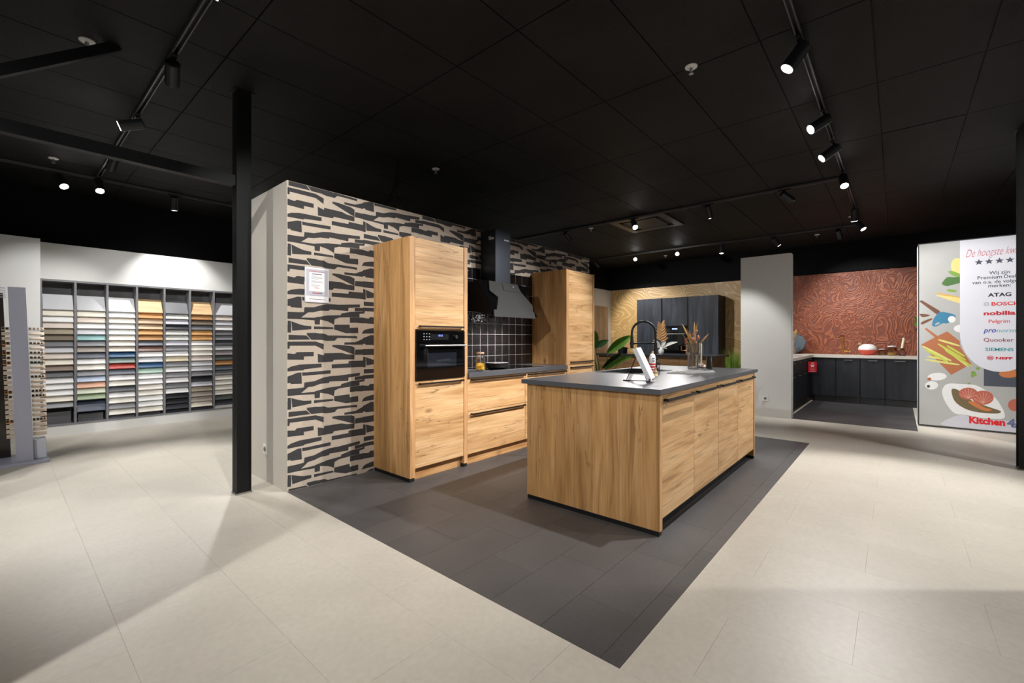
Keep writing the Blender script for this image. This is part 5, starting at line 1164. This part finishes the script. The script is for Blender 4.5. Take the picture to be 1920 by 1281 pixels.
at('spotlight half hidden behind the black steel beam, fourth lamp '+LT, .79, 6.17, (.35, 8.0, 1.0), 'y', .45, 60)
at('brightly glaring spotlight facing the camera at the far end of the left track', .79, 7.27, (.9, 5.2, 0), 'y', .7, 54)
spot('spotlight angled down to the right beside the left track end', .47, 7.41, im(.62, .80, -.2), 'x', .6, 60)
at('spotlight hanging dark above the sample wall, right of the left track', 1.56, 7.41, (1.75, 8.1, 1.4), 'x', .5, 76)
at('spotlight hidden behind the steel column on the sample wall track', 2.64, 7.41, (.75, 4.9, 0), 'x', 1.15, 40)
RTK = 'on the right ceiling track'
spot('large nearest spotlight with bright lens '+RTK, 3.42, .48, im(-.52, .74, .16), 'x', 1.2, 64)
at('second nearest spotlight with bright lens '+RTK, 4.65, .48, (2.7, 3.2, 1.0), 'x', 1.5, 56)
at('third spotlight with glowing lens '+RTK, 5.42, .48, (4.1, 3.2, .9), 'x', 1.7, 56)
at('glaring spotlight facing the camera '+RTK+' where tracks meet', 6.47, .48, (4.4, -.1, 0), 'x', 1.6, 62)
at('grey-backed spotlight hanging straight, fifth lamp '+RTK, 8.30, .48, (9.2, .6, 0), 'x', .7, 75)
at('spotlight with lens tilted down right at the far end of the right track', 9.15, .48, (8.62, -.9, 1.0), 'x', .6, 70)
CT = 'on the cross track beyond the oak kitchen'
at('dark spotlight nearest the papered partition '+CT, 6.72, 4.52, (9.4, 4.0, .8), 'y', 1.5, 100)
at('glowing spotlight beside the air conditioner '+CT, 6.72, 3.22, (4.9, 1.6, .6), 'y', .42, 64)
at('dark spotlight hanging straight '+CT, 6.72, 2.07, (8.05, 1.90, .8), 'y', .55, 50)
at('spotlight with bright lens tilted right '+CT, 6.72, 1.11, (8.6, -1.0, 1.2), 'y', 1.9, 60)
DT = 'on the far cross track'
at('small spotlight tilted right next to the papered partition top '+DT, 9.65, 5.62, (11.2, 4.9, 1.4), 'y', 1.0, 75)
at('glaring small spotlight, left of the two stars '+DT, 9.65, 4.60, (5.0, 1.6, .9), 'y', .5, 46)
at('glaring small spotlight, right of the two stars '+DT, 9.65, 3.62, (4.6, 1.4, .9), 'y', .5, 46)
at('small spotlight lighting downwards above the black cabinets '+DT, 9.65, 2.70, (9.6, 2.9, 0), 'y', .9, 75)
spot('small spotlight tilted right above the white pillar '+DT, 9.65, 1.76, im(.6, .72, .0), 'y', .6, 75)
at('small dark spotlight tilted right above the copper kitchen '+DT, 9.65, .78, (11.3, .5, 1.5), 'y', .55, 80)
# unseen lamps and tracks added to fill light and shape the floor shadows
spot('added unseen spotlight above the camera, aimed along the papered wall', .79, 1.9, (.40, .80, -.60), 'y', .85, 60)
at('added unseen spotlight on the right track, filling the near floor', .9, .48, (1.6, 1.4, .0), 'x', .42, 78)
at('added unseen spotlight behind the camera, aimed at the banner', -1.0, .48, (8.6, -.9, 1.5), 'x', 3.0, 24)
track('added unseen black light track to the left of the camera', (-2.6, -1.0, CZ), (-2.6, 3.2, CZ))
at('added unseen spotlight on the track left of the camera', -2.6, 1.22, (2.2, 1.5, 0), 'y', 1.9, 66)
at('added unseen spotlight on the track left of the camera, aimed at the sample stand', -2.6, 2.7, (.9, 5.45, .9), 'y', 1.3, 62)
track('added unseen black light track to the right of the camera', (3.0, -2.9, CZ), (6.2, -2.9, CZ))
at('added unseen spotlight on the track right of the camera', 5.28, -2.9, (4.6, .2, 0), 'x', 1.7, 70)
# sprinkler heads
for i, (x, y, lab) in enumerate(((.385, 4.071, 'above the diagonal steel brace'), (3.301, 1.134, 'in the middle of the ceiling above the island'), (3.336, 4.066, 'above the papered partition'), (.393, 6.991, 'above the left cross track'), (6.934, 4.14, 'beside the track near the air conditioner'), (10.377, 4.161, 'between the two glaring far lamps'), (10.173, 1.152, 'above the copper kitchen'), (9.028, .56, 'at the far end of the right track'))):
    c = Vector((x, y, CZ)); t = thing('sprinkler_head', 'white sprinkler head ' + lab, 'sprinkler', c, 'ceiling sprinklers')
    MB().lathe(c, [(.043, 0), (.042, -.006), (.030, -.012), (.018, -.012), (0, -.012)], 20).build('cover_ring', PLASTICW, t, smooth=True)
    MB().lathe(c+UP*-.012, [(.012, 0), (.012, -.018), (.007, -.022), (.007, -.03), (0, -.03)], 12).build('body', CHROME, t, smooth=True)
    MB().tube([c+Vector((-.011, 0, -.026)), c+Vector((-.013, 0, -.044)), c+Vector((0, 0, -.052)), c+Vector((.013, 0, -.044)), c+Vector((.011, 0, -.026))], .003, 6).build('yoke', CHROME, t)
    MB().cone(c+UP*-.054, c+UP*-.052, .017, .017, 12).build('deflector', CHROME, t)
    MB().cone(c+UP*-.050, c+UP*-.042, .003, .003, 6).build('bulb', plain('sprinkler_red', rgb(190, 40, 30), .3), t)
# air conditioner cassette
c = Vector((7.2, 3.22, CZ)); t = thing('ceiling_air_conditioner', 'square black ceiling air-conditioning cassette beyond the oak kitchen', 'air conditioner', c)
m = MB(); w, v = .47, .34
for xa, xb, ya, yb in ((-w, w, -w, -v), (-w, w, v, w), (-w, -v, -v, v), (v, w, -v, v)): m.box(c.x+xa, c.x+xb, c.y+ya, c.y+yb, CZ-.03, CZ-.001)
acm = plain('ac_black_gloss', rgb(40, 40, 42), .4); m.build('frame', acm, t, bevel=.004)
MB().box(c.x-.27, c.x+.27, c.y-.27, c.y+.27, CZ-.024, CZ-.001).build('intake_grille', BLACK, t, bevel=.004)
for sx, sy in ((1, 0), (-1, 0), (0, 1), (0, -1)):
    cx, cy = c.x+sx*.305, c.y+sy*.305; M = Matrix.Translation((cx, cy, CZ-.018)) @ Matrix.Rotation(math.atan2(sy, sx), 4, 'Z') @ Matrix.Rotation(.5, 4, 'Y')
    MB().obox(M, -.024, .024, -.24, .24, -.003, .003).build('louvre', plain('ac_louvre', rgb(70, 70, 72), .4), t, bevel=.001)
# pair of cables above the partition
for i, (pts, lab) in enumerate((([(2.875, 4.16, CZ), (2.80, 4.08, 2.98), (2.70, 3.98, 2.80), (2.56, 3.86, 2.60), (2.495, 3.80, 2.521)], 'left'), ([(2.90, 4.19, CZ), (2.84, 4.09, 2.96), (2.72, 3.97, 2.78), (2.73, 3.84, 2.62), (2.74, 3.80, 2.521)], 'right'))):
    P_ = [Vector(p) for p in pts]; q = []
    for k in range(len(P_)-1):
        a0, a1, a2, a3 = P_[max(k-1, 0)], P_[k], P_[k+1], P_[min(k+2, len(P_)-1)]
        for s in [j/5 for j in range(5)]:
            q.append(.5*((2*a1)+(-a0+a2)*s+(2*a0-5*a1+4*a2-a3)*s*s+(-a0+3*a1-3*a2+a3)*s**3))
    q.append(P_[-1])
    single('ceiling_cable', MB().tube(q, .006, 6), BLACK, 'thin black cable dropping from the ceiling, %s one of the crossing pair' % lab, 'cable', P_[0], 'cables above the partition', smooth=True)
# black duct and cable on the far right wall
single('wall_duct', MB().box(10.9, 11.25, -2.2, -1.85, 2.0, 3.05), plain('duct_black', rgb(46, 44, 50), .4, noise=.3, nscale=14), 'black boxed duct high on the wall above the banner', 'duct', (11.1, -2.0, 2.0))
single('wall_cable', MB().tube([(10.85, -1.80, 3.05), (10.84, -1.78, 2.9), (10.86, -1.74, 2.6), (10.88, -1.72, 2.2)], .008, 6), plain('cable_grey', rgb(100, 100, 100), .5), 'thin grey cable hanging beside the black duct above the banner', 'cable', (10.85, -1.8, 2.2), smooth=True)
